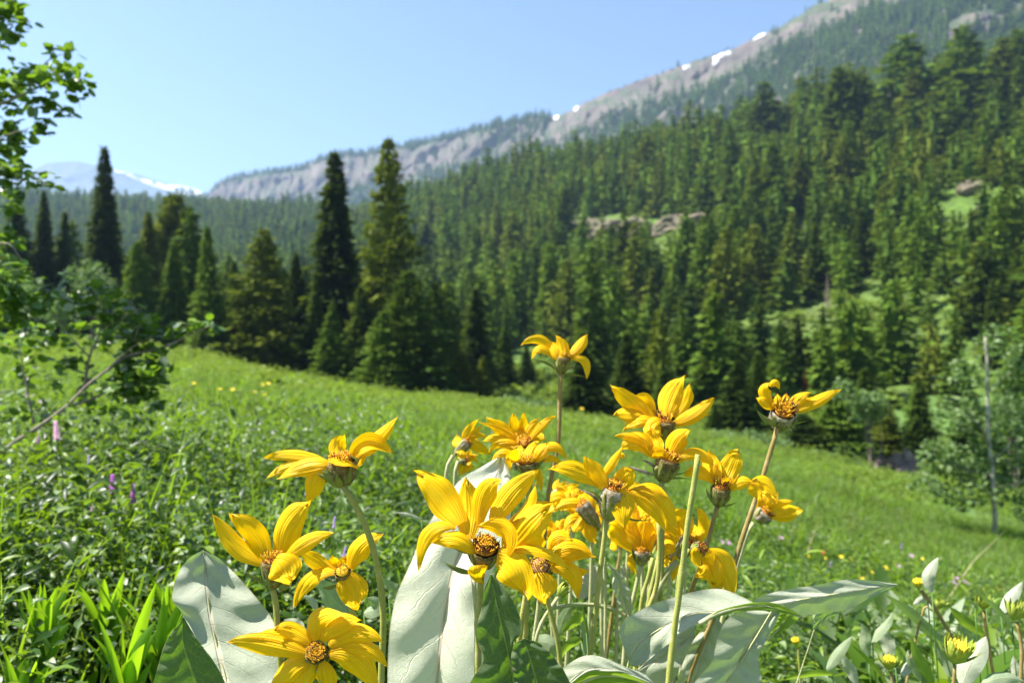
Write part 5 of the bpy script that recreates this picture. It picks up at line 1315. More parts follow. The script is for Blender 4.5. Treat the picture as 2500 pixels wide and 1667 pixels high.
# F9 lone top
flower('lone highest flower on a long straight stalk against the dark forest', R3, .84, (295, 215), (275, 312), 42, [
  ((250, 220), (165, 95), (52, 145), 58, {'roll': .2, 'bd': -8}), ((245, 225), (150, 145), (112, 228), 52, {'s': 1, 'roll': -.3}),
  ((265, 230), (235, 160), (215, 125), 72, {'bd': 10, 'L': 55}), ((285, 235), (290, 160), (258, 105), 84, {'bd': 14, 'L': 60}), ((300, 230), (305, 180), (300, 140), 60, {'bd': 6, 'L': 45}),
  ((325, 215), (375, 150), (425, 85), 74, {'roll': .5, 'cup': .3, 'curl': .15, 'bd': -4}), ((335, 215), (380, 170), (395, 190), 64, {'bd': 2, 'L': 45}),
  ((335, 225), (430, 225), (425, 337), 52, {'roll': .4, 's': 1})],
  [(277, 312), (274, 400), (270, 600), (262, 720), (235, 850), (205, 1020), (180, 1300), (150, 1560), (120, 2000)], 5.8, .12,
  bracts=[((255, 290), (200, 245), (120, 230), 16), ((290, 312), (350, 310), (428, 332), 16), ((320, 285), (345, 270), (372, 238), 22, {'mat': M_WOOL}), ((270, 300), (265, 265), (290, 230), 36, {'d': 10})], smat=M_STEMR, seed=11, fl=.35)
# F10 top middle
flower('broad open flower at the top of the middle column, petals spread like wings', R3, .80, (870, 580), (865, 680), 62, [
  ((800, 570), (680, 480), (570, 382), 110, {'roll': .25, 'sq': .65}), ((790, 580), (680, 530), (583, 545), 105, {'roll': -.2, 's': 1, 'bd': 4}),
  ((820, 590), (720, 560), (638, 630), 82, {'roll': -.4, 's': 1, 'bd': 12}), ((810, 550), (770, 450), (700, 440), 66, {'roll': .5, 'bd': -14, 'cup': .3}),
  ((880, 560), (890, 430), (978, 332), 125, {'roll': .2, 'bd': -10, 'sq': .65, 'L': 110}), ((925, 560), (985, 450), (1018, 370), 95, {'roll': .4, 'bd': -14, 'cup': .28}),
  ((915, 600), (1040, 540), (1152, 452), 92, {'roll': .3, 'cup': .25, 'bd': 4}), ((900, 605), (1020, 560), (1135, 540), 40, {'roll': -.4, 's': 1}),
  ((850, 590), (810, 610), (790, 675), 120, {'s': 1, 'bd': 16, 'sq': .5, 'L': 60})],
  [(862, 680), (858, 760), (856, 900), (860, 1200), (850, 1560), (830, 2000)], 5.5, .1, seed=12, fl=.5, mat=M_CALYX, nfl=60)
# F11 below
flower('flower directly under the broad open one with long pale bracts and a green cup', R3, .76, (895, 800), (850, 925), 68, [
  ((800, 780), (720, 680), (625, 740), 120, {'roll': .2, 's': -1}), ((790, 770), (700, 680), (600, 688), 62, {'roll': .7, 'cup': .35, 'bd': 4, 'curl': .3}),
  ((830, 770), (800, 700), (790, 630), 125, {'bd': 4, 'sq': .6, 'L': 70}), ((905, 775), (925, 680), (1012, 635), 110, {'roll': .3, 'bd': -8, 'sq': .7}),
  ((920, 770), (960, 700), (985, 650), 80, {'roll': .5, 'bd': -14}), ((930, 815), (1050, 740), (1175, 850), 78, {'roll': .3, 's': 1, 'cup': .25}),
  ((900, 800), (850, 765), (805, 775), 66, {'roll': .9, 'bd': 18, 's': 1}), ((860, 800), (830, 750), (760, 730), 90, {'bd': 8, 's': 1})],
  [(852, 925), (850, 1000), (850, 1200), (840, 1350), (790, 1568), (740, 1900)], 6.2, .12,
  bracts=[((815, 890), (740, 865), (655, 833), 22, {'mat': M_WOOL, 'd': 10}), ((820, 850), (790, 820), (740, 798), 18, {'mat': M_WOOL}), ((890, 910), (950, 900), (1030, 912), 18, {'d': 8}), ((900, 890), (960, 880), (1020, 860), 14), ((840, 910), (830, 860), (850, 810), 46, {'d': 14})], seed=13, fl=.45, nstyle=.5)
# F12 sharp centre-right with long woolly cup
flower('sharp flower with long hairy white cup and a hanging front petal', R3, .665, (590, 965), (545, 1145), 72, [
  ((500, 945), (370, 850), (225, 850), 110, {'roll': -.1, 'cup': .15, 's': -1}), ((545, 985), (470, 880), (418, 785), 105, {'roll': .3, 'bd': 8, 'L': 100}),
  ((500, 905), (555, 830), (632, 720), 62, {'roll': .6, 'bd': -15, 'cup': .3}), ((600, 780), (625, 770), (638, 795), 36, {'bd': -20}),
  ((600, 955), (640, 900), (684, 860), 118, {'roll': .2, 'bd': -8, 'sq': .55}), ((615, 970), (630, 1050), (638, 1175), 138, {'s': 1, 'bd': 18, 'sq': .7, 'cup': .16, 'L': 95}),
  ((665, 1000), (780, 1020), (870, 1190), 100, {'roll': .3, 's': 1, 'bd': 5}), ((670, 990), (840, 1000), (945, 1200), 120, {'roll': .2, 's': 1, 'bd': -4}), ((670, 1000), (780, 970), (888, 1015), 100, {'roll': .1, 'bd': -14, 's': -1})],
  [(540, 1145), (530, 1230), (515, 1350), (500, 1460), (485, 1600), (450, 1900), (430, 2000)], 6.8, .2,
  bracts=[((520, 1090), (480, 1010), (370, 962), 18, {'mat': M_WOOL, 'd': 10}), ((530, 1060), (490, 1000), (430, 968), 14, {'d': 12}), ((640, 1125), (720, 1150), (808, 1135), 16, {'d': 8})],
  seed=14, mat=M_WOOL, fl=.4, nstyle=.6, nfl=80)
# F13 right
flower('flower with one broad square-tipped upright petal and dark seedy cup', R4, .76, (785, 780), (765, 900), 58, [
  ((800, 760), (830, 670), (885, 562), 135, {'roll': .1, 'sq': .35, 'cup': .12, 'L': 90}), ((790, 745), (810, 735), (870, 755), 40, {'roll': -.8, 'bd': 14}),
  ((830, 800), (900, 740), (985, 755), 85, {'roll': .2, 's': 1, 'cup': .25}), ((965, 770), (1060, 740), (1120, 845), 100, {'roll': .3, 's': 1, 'bd': -6}), ((960, 770), (1000, 800), (1010, 850), 90, {'s': 1, 'bd': 6}),
  ((760, 760), (715, 660), (705, 560), 120, {'roll': .4, 'sq': .55, 'cup': .25, 'L': 90}), ((750, 700), (740, 640), (765, 650), 60, {'bd': 6}),
  ((740, 750), (650, 670), (555, 710), 84, {'roll': -.2, 's': 1, 'cup': .3})],
  [(762, 900), (740, 980), (715, 1080), (690, 1170), (650, 1290), (600, 1420), (560, 1560), (500, 1900)], 5.6, .3,
  bracts=[((745, 890), (710, 840), (693, 785), 18), ((790, 895), (850, 890), (905, 850), 18, {'d': 8}), ((750, 880), (740, 850), (740, 800), 24, {'d': 10})], seed=15, mat=M_CALYX, smat=M_STEMR, fl=.8, nstyle=.8, nfl=70)
# F14 right top
flower('right upper flower with one long petal pointing right and a green bract under it', R4, .78, (1175, 310), (1135, 412), 78, [
  ((1110, 300), (1030, 190), (1080, 140), 84, {'roll': .3, 'cup': .35}), ((1085, 160), (1120, 130), (1145, 175), 46, {'cup': .4}), ((1110, 300), (1070, 260), (1008, 235), 74, {'roll': -.2, 's': 1}),
  ((1150, 300), (1135, 260), (1130, 210), 62, {'bd': 6, 'L': 45}), ((1190, 310), (1185, 260), (1190, 208), 72, {'bd': 8, 'L': 50, 'sq': .55}),
  ((1220, 300), (1250, 240), (1330, 200), 80, {'roll': .2, 'bd': -4}), ((1235, 320), (1370, 250), (1520, 180), 76, {'roll': .2, 'cup': .2}), ((1240, 310), (1340, 240), (1440, 250), 50, {'roll': -.2, 'bd': -8})],
  [(1133, 412), (1110, 500), (1075, 610), (1040, 730), (1000, 850), (945, 1010), (905, 1130), (850, 1310), (730, 1600), (582, 1972)], 6.2, .70,
  bracts=[((1130, 390), (1060, 370), (1005, 303), 34, {'d': 8}), ((1120, 400), (1130, 370), (1095, 345), 50, {'d': 14}), ((1170, 405), (1250, 385), (1338, 368), 18, {'d': 6}), ((1180, 410), (1210, 415), (1228, 445), 14, {'mat': M_WOOL})], seed=16, mat=M_WOOL, smat=M_STEMR, fl=.6, nfl=80, nstyle=.5)
# F15 right small
flower('small ragged flower facing right beside the right long stalk', R4, .92, (1060, 935), (1000, 985), 60, [
  ((1060, 950), (1170, 930), (1280, 925), 90, {'sq': .55}), ((1070, 920), (1150, 880), (1232, 868), 46, {}), ((1060, 910), (1100, 860), (1135, 815), 60, {'roll': .3}),
  ((1030, 920), (1050, 850), (1070, 800), 110, {'bd': 6, 'sq': .6}), ((1020, 940), (1010, 880), (1030, 830), 70, {'bd': 6}), ((1080, 960), (1170, 975), (1250, 965), 50, {'bd': -4})],
  [(985, 1000), (960, 1040), (930, 1120), (900, 1220), (860, 1350), (800, 1560), (740, 1900)], 5.0, .15, smat=M_STEMP, bracts=[((1010, 990), (1030, 1000), (1035, 1030), 14, {'mat': M_WOOL})], seed=17, fl=.3, wool=True)
# F16 hanging
flower('drooping flower whose long petal hangs onto the grey leaf', R4, .72, (665, 1155), (600, 1165), 40, [
  ((700, 1190), (820, 1250), (850, 1460), 150, {'roll': .2, 's': 1, 'sq': .6, 'cup': .25}), ((690, 1200), (750, 1300), (740, 1395), 130, {'s': 1, 'bd': 10, 'sq': .6}),
  ((640, 1160), (625, 1200), (655, 1270), 80, {'s': 1, 'bd': 12}), ((690, 1260), (680, 1310), (628, 1325), 90, {'s': 1, 'bd': 16}), ((700, 1180), (720, 1220), (725, 1265), 60, {'s': 1, 'bd': 20}), ((760, 1350), (775, 1380), (780, 1400), 60, {'s': 1})],
  [(590, 1165), (560, 1200), (530, 1300), (500, 1560), (460, 1900)], 4.6, .4, seed=18, fl=.5, mat=M_CALYX, nstyle=.8)
# F17 behind the cut stalk
flower('flower half hidden behind the bare cut stalk with a white woolly cup', R4, .80, (585, 1110), (525, 1215), 52, [
  ((600, 1100), (690, 1040), (640, 905), 84, {'roll': .4, 'cup': .3}), ((560, 1080), (560, 980), (480, 925), 120, {'roll': .3, 'sq': .6}), ((600, 1110), (640, 1080), (675, 1120), 60, {'s': 1}),
  ((500, 1180), (450, 1150), (410, 1200), 110, {'s': 1, 'cup': .3}), ((500, 1200), (500, 1280), (485, 1360), 50, {'s': 1}), ((520, 1080), (470, 1000), (430, 960), 110, {'bd': -10})],
  [(515, 1235), (470, 1290), (420, 1370), (380, 1450), (350, 1560), (300, 1900)], 8.0, .5, smat=M_STEMP, seed=19, wool=True, fl=.5, nstyle=.7)
# F18
flower('deep yellow cup flower low in the middle behind the sharp hairy one', R4, .86, (295, 1170), (290, 1265), 46, [
  ((285, 1180), (180, 1080), (100, 1000), 140, {'roll': .2, 'sq': .6}), ((290, 1170), (240, 1060), (210, 960), 120, {}), ((300, 1170), (310, 1060), (320, 960), 130, {'bd': 6}),
  ((320, 1170), (370, 1060), (390, 960), 110, {'roll': .2}), ((270, 1190), (225, 1230), (255, 1318), 60, {'s': 1}), ((330, 1170), (430, 1060), (520, 1010), 120, {'roll': .3, 'bd': -14}), ((350, 1160), (440, 1100), (470, 1040), 100, {'bd': -8})],
  [(288, 1265), (270, 1350), (240, 1480), (215, 1560), (180, 1900)], 5.6, .2, smat=M_STEMP, bracts=[((270, 1250), (245, 1200), (235, 1150), 22, {'d': 8}), ((310, 1240), (360, 1190), (385, 1100), 34, {'d': 8})], seed=20, wool=True, fl=.3)
# further flowers massed behind
BK = [('yellow flower mass left of the sharp hairy flower, upper one', RA, .9, (560, 470), (760, 760), 90, [((640, 520), (430, 430), (235, 560), 120), ((700, 560), (610, 420), (560, 320), 220), ((620, 560), (500, 470), (470, 380), 140), ((600, 640), (440, 640), (380, 780), 130), ((680, 640), (640, 780), (720, 920), 170), ((600, 560), (440, 500), (430, 380), 90), ((600, 600), (520, 700), (480, 790), 150)], [(790, 790), (780, 1000), (790, 1500), (800, 2400)]),
      ('thin-petalled yellow flower left of the hairy flower cup', RA, 1.0, (320, 340), (210, 400), 60, [((300, 350), (400, 270), (540, 250), 70), ((300, 340), (260, 260), (300, 190), 80), ((320, 360), (420, 340), (470, 370), 60), ((300, 330), (330, 250), (400, 220), 60)], [(205, 400), (180, 600), (200, 1500), (260, 2400)]),
      ('yellow flower directly behind the sharp hairy flower, right side', RA, .88, (1240, 780), (1250, 960), 80, [((1200, 760), (1130, 560), (1180, 460), 180), ((1260, 740), (1300, 600), (1420, 520), 200), ((1300, 760), (1400, 640), (1500, 560), 160), ((1180, 780), (1000, 700), (900, 690), 160), ((1240, 760), (1220, 640), (1260, 560), 190)], [(1250, 960), (1260, 1300), (1270, 2400)]),
      ('yellow petals low between the two middle stalks', RA, .95, (1560, 1000), (1640, 1120), 70, [((1560, 1010), (1480, 1000), (1490, 1100), 110), ((1560, 1000), (1540, 860), (1580, 700), 150), ((1600, 1000), (1650, 850), (1620, 620), 150), ((1540, 1040), (1520, 1120), (1560, 1180), 130), ((1530, 980), (1500, 860), (1520, 780), 140)], [(1600, 1120), (1560, 1500), (1540, 2400)]),
      ('orange-yellow flower low behind the hairy stalk', RA, 1.0, (930, 870), (960, 800), 50, [((930, 870), (930, 960), (920, 1010), 80), ((950, 880), (1000, 930), (1065, 900), 60), ((900, 860), (890, 800), (900, 760), 70), ((920, 830), (960, 800), (990, 860), 70)], [(1000, 960), (1010, 1050), (980, 1250), (960, 2400)])]
for i, (lb, T_, Y, dsc, bt_, r, pet, st) in enumerate(BK):
    flower(lb, T_, Y, dsc, bt_, r, [(p[0], p[1], p[2], p[3], {'L': 65}) for p in pet], st, 4.8, .2, seed=30+i, smat=M_STEMP, fl=.35, wool=True, nfl=40)
# radial flowers deep in the cluster
def radial(label, px, py, Y, Rpx, n, tilt, seed, sr=4.6):
    g = np.random.default_rng(seed); T_ = (px, py, 1.0); pet = []
    for i in range(n):
        a = i*6.283/n+g.uniform(-.25, .25); rr = Rpx*g.uniform(.8, 1.15); fy = .62+.2*tilt
        b_ = (math.cos(a)*Rpx*.18, math.sin(a)*Rpx*.16); t_ = (math.cos(a)*rr, math.sin(a)*rr*fy+g.uniform(-.1, .15)*Rpx); c_ = (math.cos(a)*rr*.55, math.sin(a)*rr*.5*fy-Rpx*.2)
        pet.append((b_, c_, t_, Rpx*g.uniform(.5, .72), {'roll': g.uniform(-.6, .6), 'L': Rpx*.95, 'cup': g.uniform(.1, .3), 's': 1 if math.sin(a) > 0 else -1}))
    return flower(label, T_, Y, (0, 0), (Rpx*.05, Rpx*.34), Rpx*.27, pet, [(Rpx*.05, Rpx*.34), (Rpx*.1, Rpx*2), (-5, 330), (-20, 560)], sr, .35, seed=seed, smat=M_STEMP, fl=.35, nfl=40, wool=True)
for i, (lb, px, py, Y, R_, n_) in enumerate([
  ('ragged yellow flower deep in the cluster right of the largest flower', 1392, 1222, .96, 52, 9), ('yellow flower deep in the cluster below the hairy flower cup, left side', 1440, 1262, .93, 46, 8),
  ('yellow flower deep in the cluster just left of the bare cut stalk', 1582, 1262, .95, 52, 9), ('yellow flower deep in the cluster right behind the hanging front petal', 1528, 1208, .98, 56, 9),
  ('yellow flower low in the cluster right of the bare cut stalk', 1668, 1292, .97, 40, 8), ('yellow flower deep in the cluster above the tucked flower', 1362, 1300, .98, 44, 8)]):
    radial(lb, px, py, Y, R_, n_, .4, 60+i)
# bare stalks
def stalk(label, pts, Y, r, mat, Yb=None):
    p0 = P(pts[0][0], pts[0][1], Y); e = empty('flower_stalk', (float(p0[0]), Y, G0), label, 'stalk')
    stem(e, pts, Y, Yb or Y, r, mat, 260); return e
stalk('thick bare cut stalk without a flower, in front of the right leaves', cv(R4, [(642, 580), (628, 700), (595, 900), (570, 1080), (545, 1300), (520, 1500), (508, 1568)]), .62, 7.4, M_STEM)
stalk('second pale stalk pressed against the left of the largest flower stalk', cv(R2, [(470, 975), (478, 1100), (488, 1300), (486, 1568)]), .615, 6.5, M_STEMP)
for lb, l, Y, r, m in (('green stalk below the largest flower right petal', [(772, 1000), (755, 1120), (735, 1240), (720, 1400)], .72, 7.5, M_STEM),
                    ('grey-green stalk left of the curved thin stalk', [(838, 1090), (825, 1200), (808, 1330), (800, 1500)], .78, 6, M_STEMP),
                    ('forked pale stalk right of the curved thin stalk', [(900, 1160), (850, 1215), (830, 1260), (815, 1400)], .8, 4.5, M_STEMP)):
    stalk(lb, cv(R2, l), Y, r, m)
for lb, l, Y, r, m in (('yellow-green stalk crossing behind the bare cut stalk', [(400, 1000), (405, 1200), (385, 1400), (330, 1560)], .74, 6.0, M_STEM),):
    stalk(lb, cv(R4, l), Y, r, m)
for lb, l, Y, r, m in (('thin pale stalk behind the hairy stalk, left one', [(820, 1080), (830, 1300), (840, 1540), (838, 1700)], .78, 4.2, M_STEMP),
                    ('blurred brown stalk deep behind the hairy stalk', [(1010, 950), (1000, 1100), (980, 1200)], 1.0, 4.5, M_STEMR),
                    ('straight stalk rising to the middle column of flowers', [(1380, 1090), (1340, 1280), (1270, 1500), (1240, 1700)], .75, 5.5, M_STEM)):
    stalk(lb, cv(RA, l), Y, r, m)
# a green bud low between the petals
def bud(label, T, Y, c, r, tilt=(0, 1), st=None, mat=None, opened=.4, yellow=True, sr=4, n=16, big=1.0):
    cc = Q(T, c, Y); e = empty('flower_bud', (float(cc[0]), Y, G0), label, 'flower bud'); g = np.random.default_rng(int(c[0])+3)
    ax, A, B = basis(np.array([tilt[0], -.25, tilt[1]])); R = r*T[2]*Y/F
    ac = Acc()
    for k in range(n):
        a = k*2.4; d = math.cos(a)*A+math.sin(a)*B; sd = -math.sin(a)*A+math.cos(a)*B; o = opened*g.uniform(.6, 1.5)*(k/n*.7+.5)
        p0 = cc-ax*R*.8; p1 = cc+d*R*(.8+.4*o); p2 = cc+ax*R*(1.2-.5*o)*big+d*R*(.25+1.3*o)
        V, q, uv = lance_mesh(p0, p1, p2, R*.62, sd, .2, 9); ac.add(V, q, 0, uv)
    ac.build('bracts', M_BUD, e)
    if yellow:
        yc = Acc()
        for k in range(34):
            a = k*2.4; q_ = math.sqrt(k/34); d = math.cos(a)*A+math.sin(a)*B; p = cc+d*R*.6*q_+ax*R*.2
            V, q, _ = tube([p, p+ax*R*.5+d*R*.1, p+ax*R*.75+d*R*.15], [R*.1, R*.12, R*.05], 5); yc.add(V, q)
        yc.build('disc', M_YFLORET, e)
    if st: stem(e, cv(T, st), Y, Y, sr, mat or M_STEMR, 40)
    return e
M_BUD = plain('bud_green', (.30, .36, .05), .55, (300, .4, .0005), (120, (.2, .27, .03), (.5, .5, .1)))
M_BUDY = M_BUD
bud('closed brownish-green bud below the flower tucked beside the largest one', RF, .74, (1730, 520), 100, (.6, .8), [(1680, 600), (1600, 720), (1500, 880), (1430, 1100)], M_STEMP, .25, False, 5)
bud('large spiky green bud with yellow tips at the lower right', RC, .80, (1700, 1050), 130, (.1, 1), [(1690, 1150), (1680, 1321), (1660, 1600)], M_STEMR, .75, True, 4.6, 22, 1.5)
bud('yellow opening bud on a dark slanting stem at the right', RC, .98, (1340, 385), 62, (-.2, 1), [(1370, 440), (1470, 560), (1570, 720), (1690, 940), (1760, 1200)], M_STEMR, .15, True, 4.6)
bud('green bud right behind the stem of the yellow opening bud', RC, 1.05, (1540, 570), 56, (.1, 1), [(1530, 620), (1500, 640), (1400, 590)], M_STEMR, .5, False, 3, 14)
bud('pale spiky bud on a pinkish stem at the right', RC, .98, (1960, 560), 78, (-.1, 1), [(1970, 630), (1985, 780), (2015, 950), (2040, 1150), (2080, 1321)], M_STEMR, .6, False, 4.2, 16, 1.2)
bud('spiky dark green bud cut by the right edge', RC, .92, (2270, 650), 95, (.2, 1), [(2285, 740), (2310, 840), (2330, 1000), (2320, 1321)], M_STEMR, .6, False, 4.6, 18, 1.3)
bud('small open bud low in front of the narrow leaves', RC, .95, (1060, 1140), 76, (0, 1), [(1080, 1210), (1095, 1321), (1100, 1500)], M_STEMR, .7, True, 4, 16, 1.2)
bud('yellow bud half hidden near the drooping thin leaf', RC, 1.2, (170, 935), 50, (-.3, 1), [(190, 980), (200, 1100), (210, 1321)], M_STEM, .1, True, 3)

# ------------------------------------------------------------------ big leaves
def leaf(label, T, Y, left, mid, right, mat, bulge=6., seed=0, wav=.0012, name='balsamroot_leaf', petiole=None, group=None, hole=None, n=46):
    """outline of the two halves and midrib; third number = photo px nearer"""
    def pts(l): return crom([Q(T, (p[0], p[1]), Y, (p[2] if len(p) > 2 else 0)) for p in l], n)
    A, M, B = pts(left), pts(mid), pts(right); m = 12
    g = np.random.default_rng(seed); ph = g.uniform(0, 6.28, 6)
    u = np.linspace(0, 1, m)
    rows = []
    t = np.linspace(0, 1, n)
    vw = -M/np.linalg.norm(M, axis=1)[:, None]
    bl = bulge*Y/F*np.sin(np.pi*np.clip(t, 0.02, 1))
    L_ = A[:, None]*(1-u)[None, :, None]+M[:, None]*u[None, :, None]
    R_ = M[:, None]*(1-u)[None, :, None]+B[:, None]*u[None, :, None]
    bu = (np.sin(np.pi*u)**1.0)[None, :, None]*bl[:, None, None]*vw[:, None]
    L_ = L_+bu; R_ = R_+bu
    V = np.concatenate([L_, R_[:, 1:]], 1)
    uu = np.concatenate([u*.5, .5+u[1:]*.5]); e_ = np.abs(uu-.5)*2
    W = wav*(np.sin(t[:, None]*19+ph[0]+uu[None]*4)*e_[None]+.7*np.sin(t[:, None]*33+ph[1])*e_[None]**2+.5*np.sin(t[:, None]*27-e_[None]*7+ph[2]))
    V = V+W[..., None]*vw[:, None]
    uv = np.stack(np.broadcast_arrays(uu[None, :], t[:, None]), -1).reshape(-1, 2)
    FA = grid_faces(n, len(uu))
    c = V.reshape(-1, 3).mean(0)
    e = empty(name, (float(c[0]), float(c[1]), G0), label, 'leaf', group)
    o = mk('blade', V.reshape(-1, 3), FA, mat, e, uv)
    # raised midrib on the back that runs into the leaf stalk
    rb = [M[i] for i in range(0, n, 3)]
    if petiole is None: petiole = 1
    end = rb[-1]
    if petiole and end[2] > G0+.05:
        d = (rb[-1]-rb[-2]); d /= np.linalg.norm(d); dz = end[2]-G0+.02
        rb += [end+np.array([d[0]*dz*.25, .01, -dz*.45]), end+np.array([d[0]*dz*.35, .01, -dz])]
    C = crom(np.array(rb), 40)
    V, q, uv2 = tube(C+np.array([0, .0006, 0]), np.linspace(.0003, .0021, 40), 6); mk('midrib', V, q, M_STEMP, e, uv2)
    return e
leaf('tall pale woolly leaf left of the left cup flower with a wavy shaded left edge', R1, .66,
     [(262, 828, -190), (190, 868, -150), (128, 950, -172), (92, 1100, -90), (150, 1196, -128), (60, 1330, -60), (12, 1480, -22), (-20, 1620, 10)],
     [(265, 830, -190), (276, 930, -172), (285, 1050, -150), (308, 1220, -115), (345, 1380, -80), (385, 1530, -40), (410, 1640, -14)],
     [(268, 830, -190), (350, 870, -194), (450, 965, -190), (560, 1090, -170), (650, 1210, -150), (700, 1400, -105), (700, 1560, -60), (690, 1640, -40)], M_GREYLEAF, -5, 1, .0022)
leaf('shaded lower left part of the tall grey leaf, added as a separate dark green blade', R1, .61,
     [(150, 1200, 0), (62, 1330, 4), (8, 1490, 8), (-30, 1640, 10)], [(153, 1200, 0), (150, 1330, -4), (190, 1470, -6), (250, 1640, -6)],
     [(157, 1200, 0), (230, 1320, 2), (320, 1440, 6), (385, 1560, 8), (400, 1660, 8)], M_DARK, 3, 41, .001)  # dark blade added for the shade on the tall leaf's lower left
leaf('very large pale upright leaf behind the largest flower', R2, .69,
     [(618, 300, -330), (520, 360, -300), (400, 430, -270), (300, 560, -225), (190, 730, -170), (120, 900, -120), (40, 1080, -70), (0, 1300, -20), (-10, 1560, 10), (0, 1700, 20)],
     [(624, 300, -330), (600, 420, -300), (540, 560, -258), (450, 720, -208), (375, 880, -165), (335, 1050, -120), (305, 1220, -80), (283, 1400, -46), (265, 1568, -20), (258, 1700, -10)],
     [(640, 310, -330), (672, 390, -318), (684, 560, -282), (660, 740, -235), (600, 900, -180), (540, 1050, -135), (520, 1250, -90), (530, 1450, -55), (540, 1600, -30), (540, 1700, -20)], M_PALE, 12, 2, .0018)
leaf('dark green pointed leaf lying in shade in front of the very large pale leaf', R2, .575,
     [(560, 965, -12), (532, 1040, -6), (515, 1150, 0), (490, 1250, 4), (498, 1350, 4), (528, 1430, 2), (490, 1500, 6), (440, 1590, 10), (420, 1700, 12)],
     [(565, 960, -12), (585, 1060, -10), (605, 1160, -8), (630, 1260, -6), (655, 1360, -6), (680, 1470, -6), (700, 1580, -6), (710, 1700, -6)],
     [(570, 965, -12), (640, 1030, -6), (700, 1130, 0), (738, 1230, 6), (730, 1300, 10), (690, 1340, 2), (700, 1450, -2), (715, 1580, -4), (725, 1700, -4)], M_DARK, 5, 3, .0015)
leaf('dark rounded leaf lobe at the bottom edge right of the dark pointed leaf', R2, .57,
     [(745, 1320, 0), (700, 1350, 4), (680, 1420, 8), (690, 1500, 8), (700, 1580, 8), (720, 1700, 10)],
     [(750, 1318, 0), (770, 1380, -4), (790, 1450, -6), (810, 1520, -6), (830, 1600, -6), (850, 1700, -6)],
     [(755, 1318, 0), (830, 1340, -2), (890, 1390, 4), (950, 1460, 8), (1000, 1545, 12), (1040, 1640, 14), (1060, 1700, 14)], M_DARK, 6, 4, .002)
# right group
leaf('long pale leaf sweeping out to a point on the right', RB, .70,
     [(3180, 175, -10), (2750, 130, -8), (2350, 195, -8), (2080, 235, -6), (1850, 300, -4), (1800, 345, 0), (1900, 360, 4)],
     [(3185, 180, -10), (2850, 230, -2), (2500, 290, 2), (2300, 320, 4), (2120, 360, 6), (2050, 380, 6), (2000, 400, 6)],
     [(3185, 185, -10), (2950, 290, -14), (2700, 420, -22), (2500, 450, -26), (2350, 470, -26), (2270, 490, -22), (2240, 500, -14)], M_GREYLEAF, -4, 5, .001)
leaf('broad arched grey leaf with a big shaded hollow in the middle right', RB, .665,
     [(2250, 470, -10), (1900, 400, -26), (1700, 300, -40), (1500, 225, -50), (1300, 235, -50), (1050, 300, -44), (830, 370, -34), (620, 480, -20), (530, 560, -10), (515, 650, 0)],
     [(2260, 475, -10), (1950, 430, -4), (1650, 430, -8), (1400, 450, -16), (1200, 470, -20), (1000, 560, -22), (850, 640, -20), (700, 740, -14), (640, 830, -8), (610, 920, -6)],
     [(2260, 478, -10), (1900, 425, 14), (1600, 440, 18), (1430, 450, 20), (1290, 540, 16), (1150, 620, 8), (1000, 740, 4), (850, 850, 0), (720, 950, 0), (640, 960, 0)], M_GREYLEAF, -3, 6, .0016)
leaf('thin arched green edge leaf over the pale hanging leaf', RB, .645,
     [(2262, 480, 0), (2100, 390, 2), (1900, 345, 4), (1650, 380, 8), (1450, 440, 10), (1290, 550, 12)],
     [(2262, 484, 0), (2080, 430, 2), (1880, 385, 6), (1650, 410, 8), (1450, 465, 10), (1285, 560, 12)],
     [(2262, 488, 0), (2060, 450, 4), (1880, 425, 8), (1650, 440, 10), (1450, 495, 12), (1280, 570, 12)], M_GREENLEAF, 1, 7, .0004, petiole=0)
leaf('pale hanging leaf striped by the shadow of a flower', RB, .70,
     [(2050, 420, -14), (1800, 430, -10), (1600, 470, -8), (1480, 620, 0), (1440, 760, 4), (1400, 920, 6), (1250, 1100, 10), (1150, 1300, 12)],
     [(2060, 420, -14), (1940, 520, -12), (1830, 640, -10), (1740, 780, -8), (1660, 920, -6), (1560, 1080, -4), (1500, 1300, -2)],
     [(2065, 420, -14), (2010, 560, -10), (1920, 720, -6), (1870, 820, -2), (1850, 940, 0), (1880, 1080, 2), (1900, 1300, 4)], M_GREYLEAF, 4, 8, .0016)
leaf('dark underside leaf edge beside the striped hanging leaf', RB, .715,
     [(2062, 430, 0), (2000, 560, 2), (1900, 720, 4)], [(2150, 470, 0), (2060, 580, 0), (1930, 710, 2)], [(2250, 490, 0), (2100, 620, -2), (1905, 728, 0)], M_GREENLEAF, 2, 9, .0008, petiole=0)
leaf('pale folded leaf running diagonally behind the bare cut stalk', RB, .74,
     [(1250, 560, 0), (1130, 640, 0), (950, 760, -4), (760, 930, -6), (620, 1080, -8), (520, 1300, -8)],
     [(1255, 570, 0), (1180, 690, 2), (1030, 800, 4), (860, 920, 6), (700, 1040, 8), (600, 1300, 10)],
     [(1260, 575, 0), (1220, 720, 4), (1130, 900, 8), (1060, 1060, 12), (1020, 1200, 14), (1000, 1300, 14)], M_GREYLEAF, 5, 10, .0014)
leaf('broad pale leaf under the slanting stalk between the folded and striped leaves', RB, .78,
     [(1430, 480, 0), (1300, 620, 0), (1200, 760, 0), (1120, 950, 0), (1060, 1150, 0), (1040, 1300, 0)],
     [(1440, 480, 0), (1380, 640, 0), (1330, 800, 0), (1270, 960, 0), (1230, 1150, 0), (1200, 1300, 0)],
     [(1450, 480, 0), (1520, 620, 0), (1500, 800, 0), (1430, 1000, 0), (1420, 1150, 0), (1440, 1300, 0)], M_GREYLEAF, 4, 11, .0014)
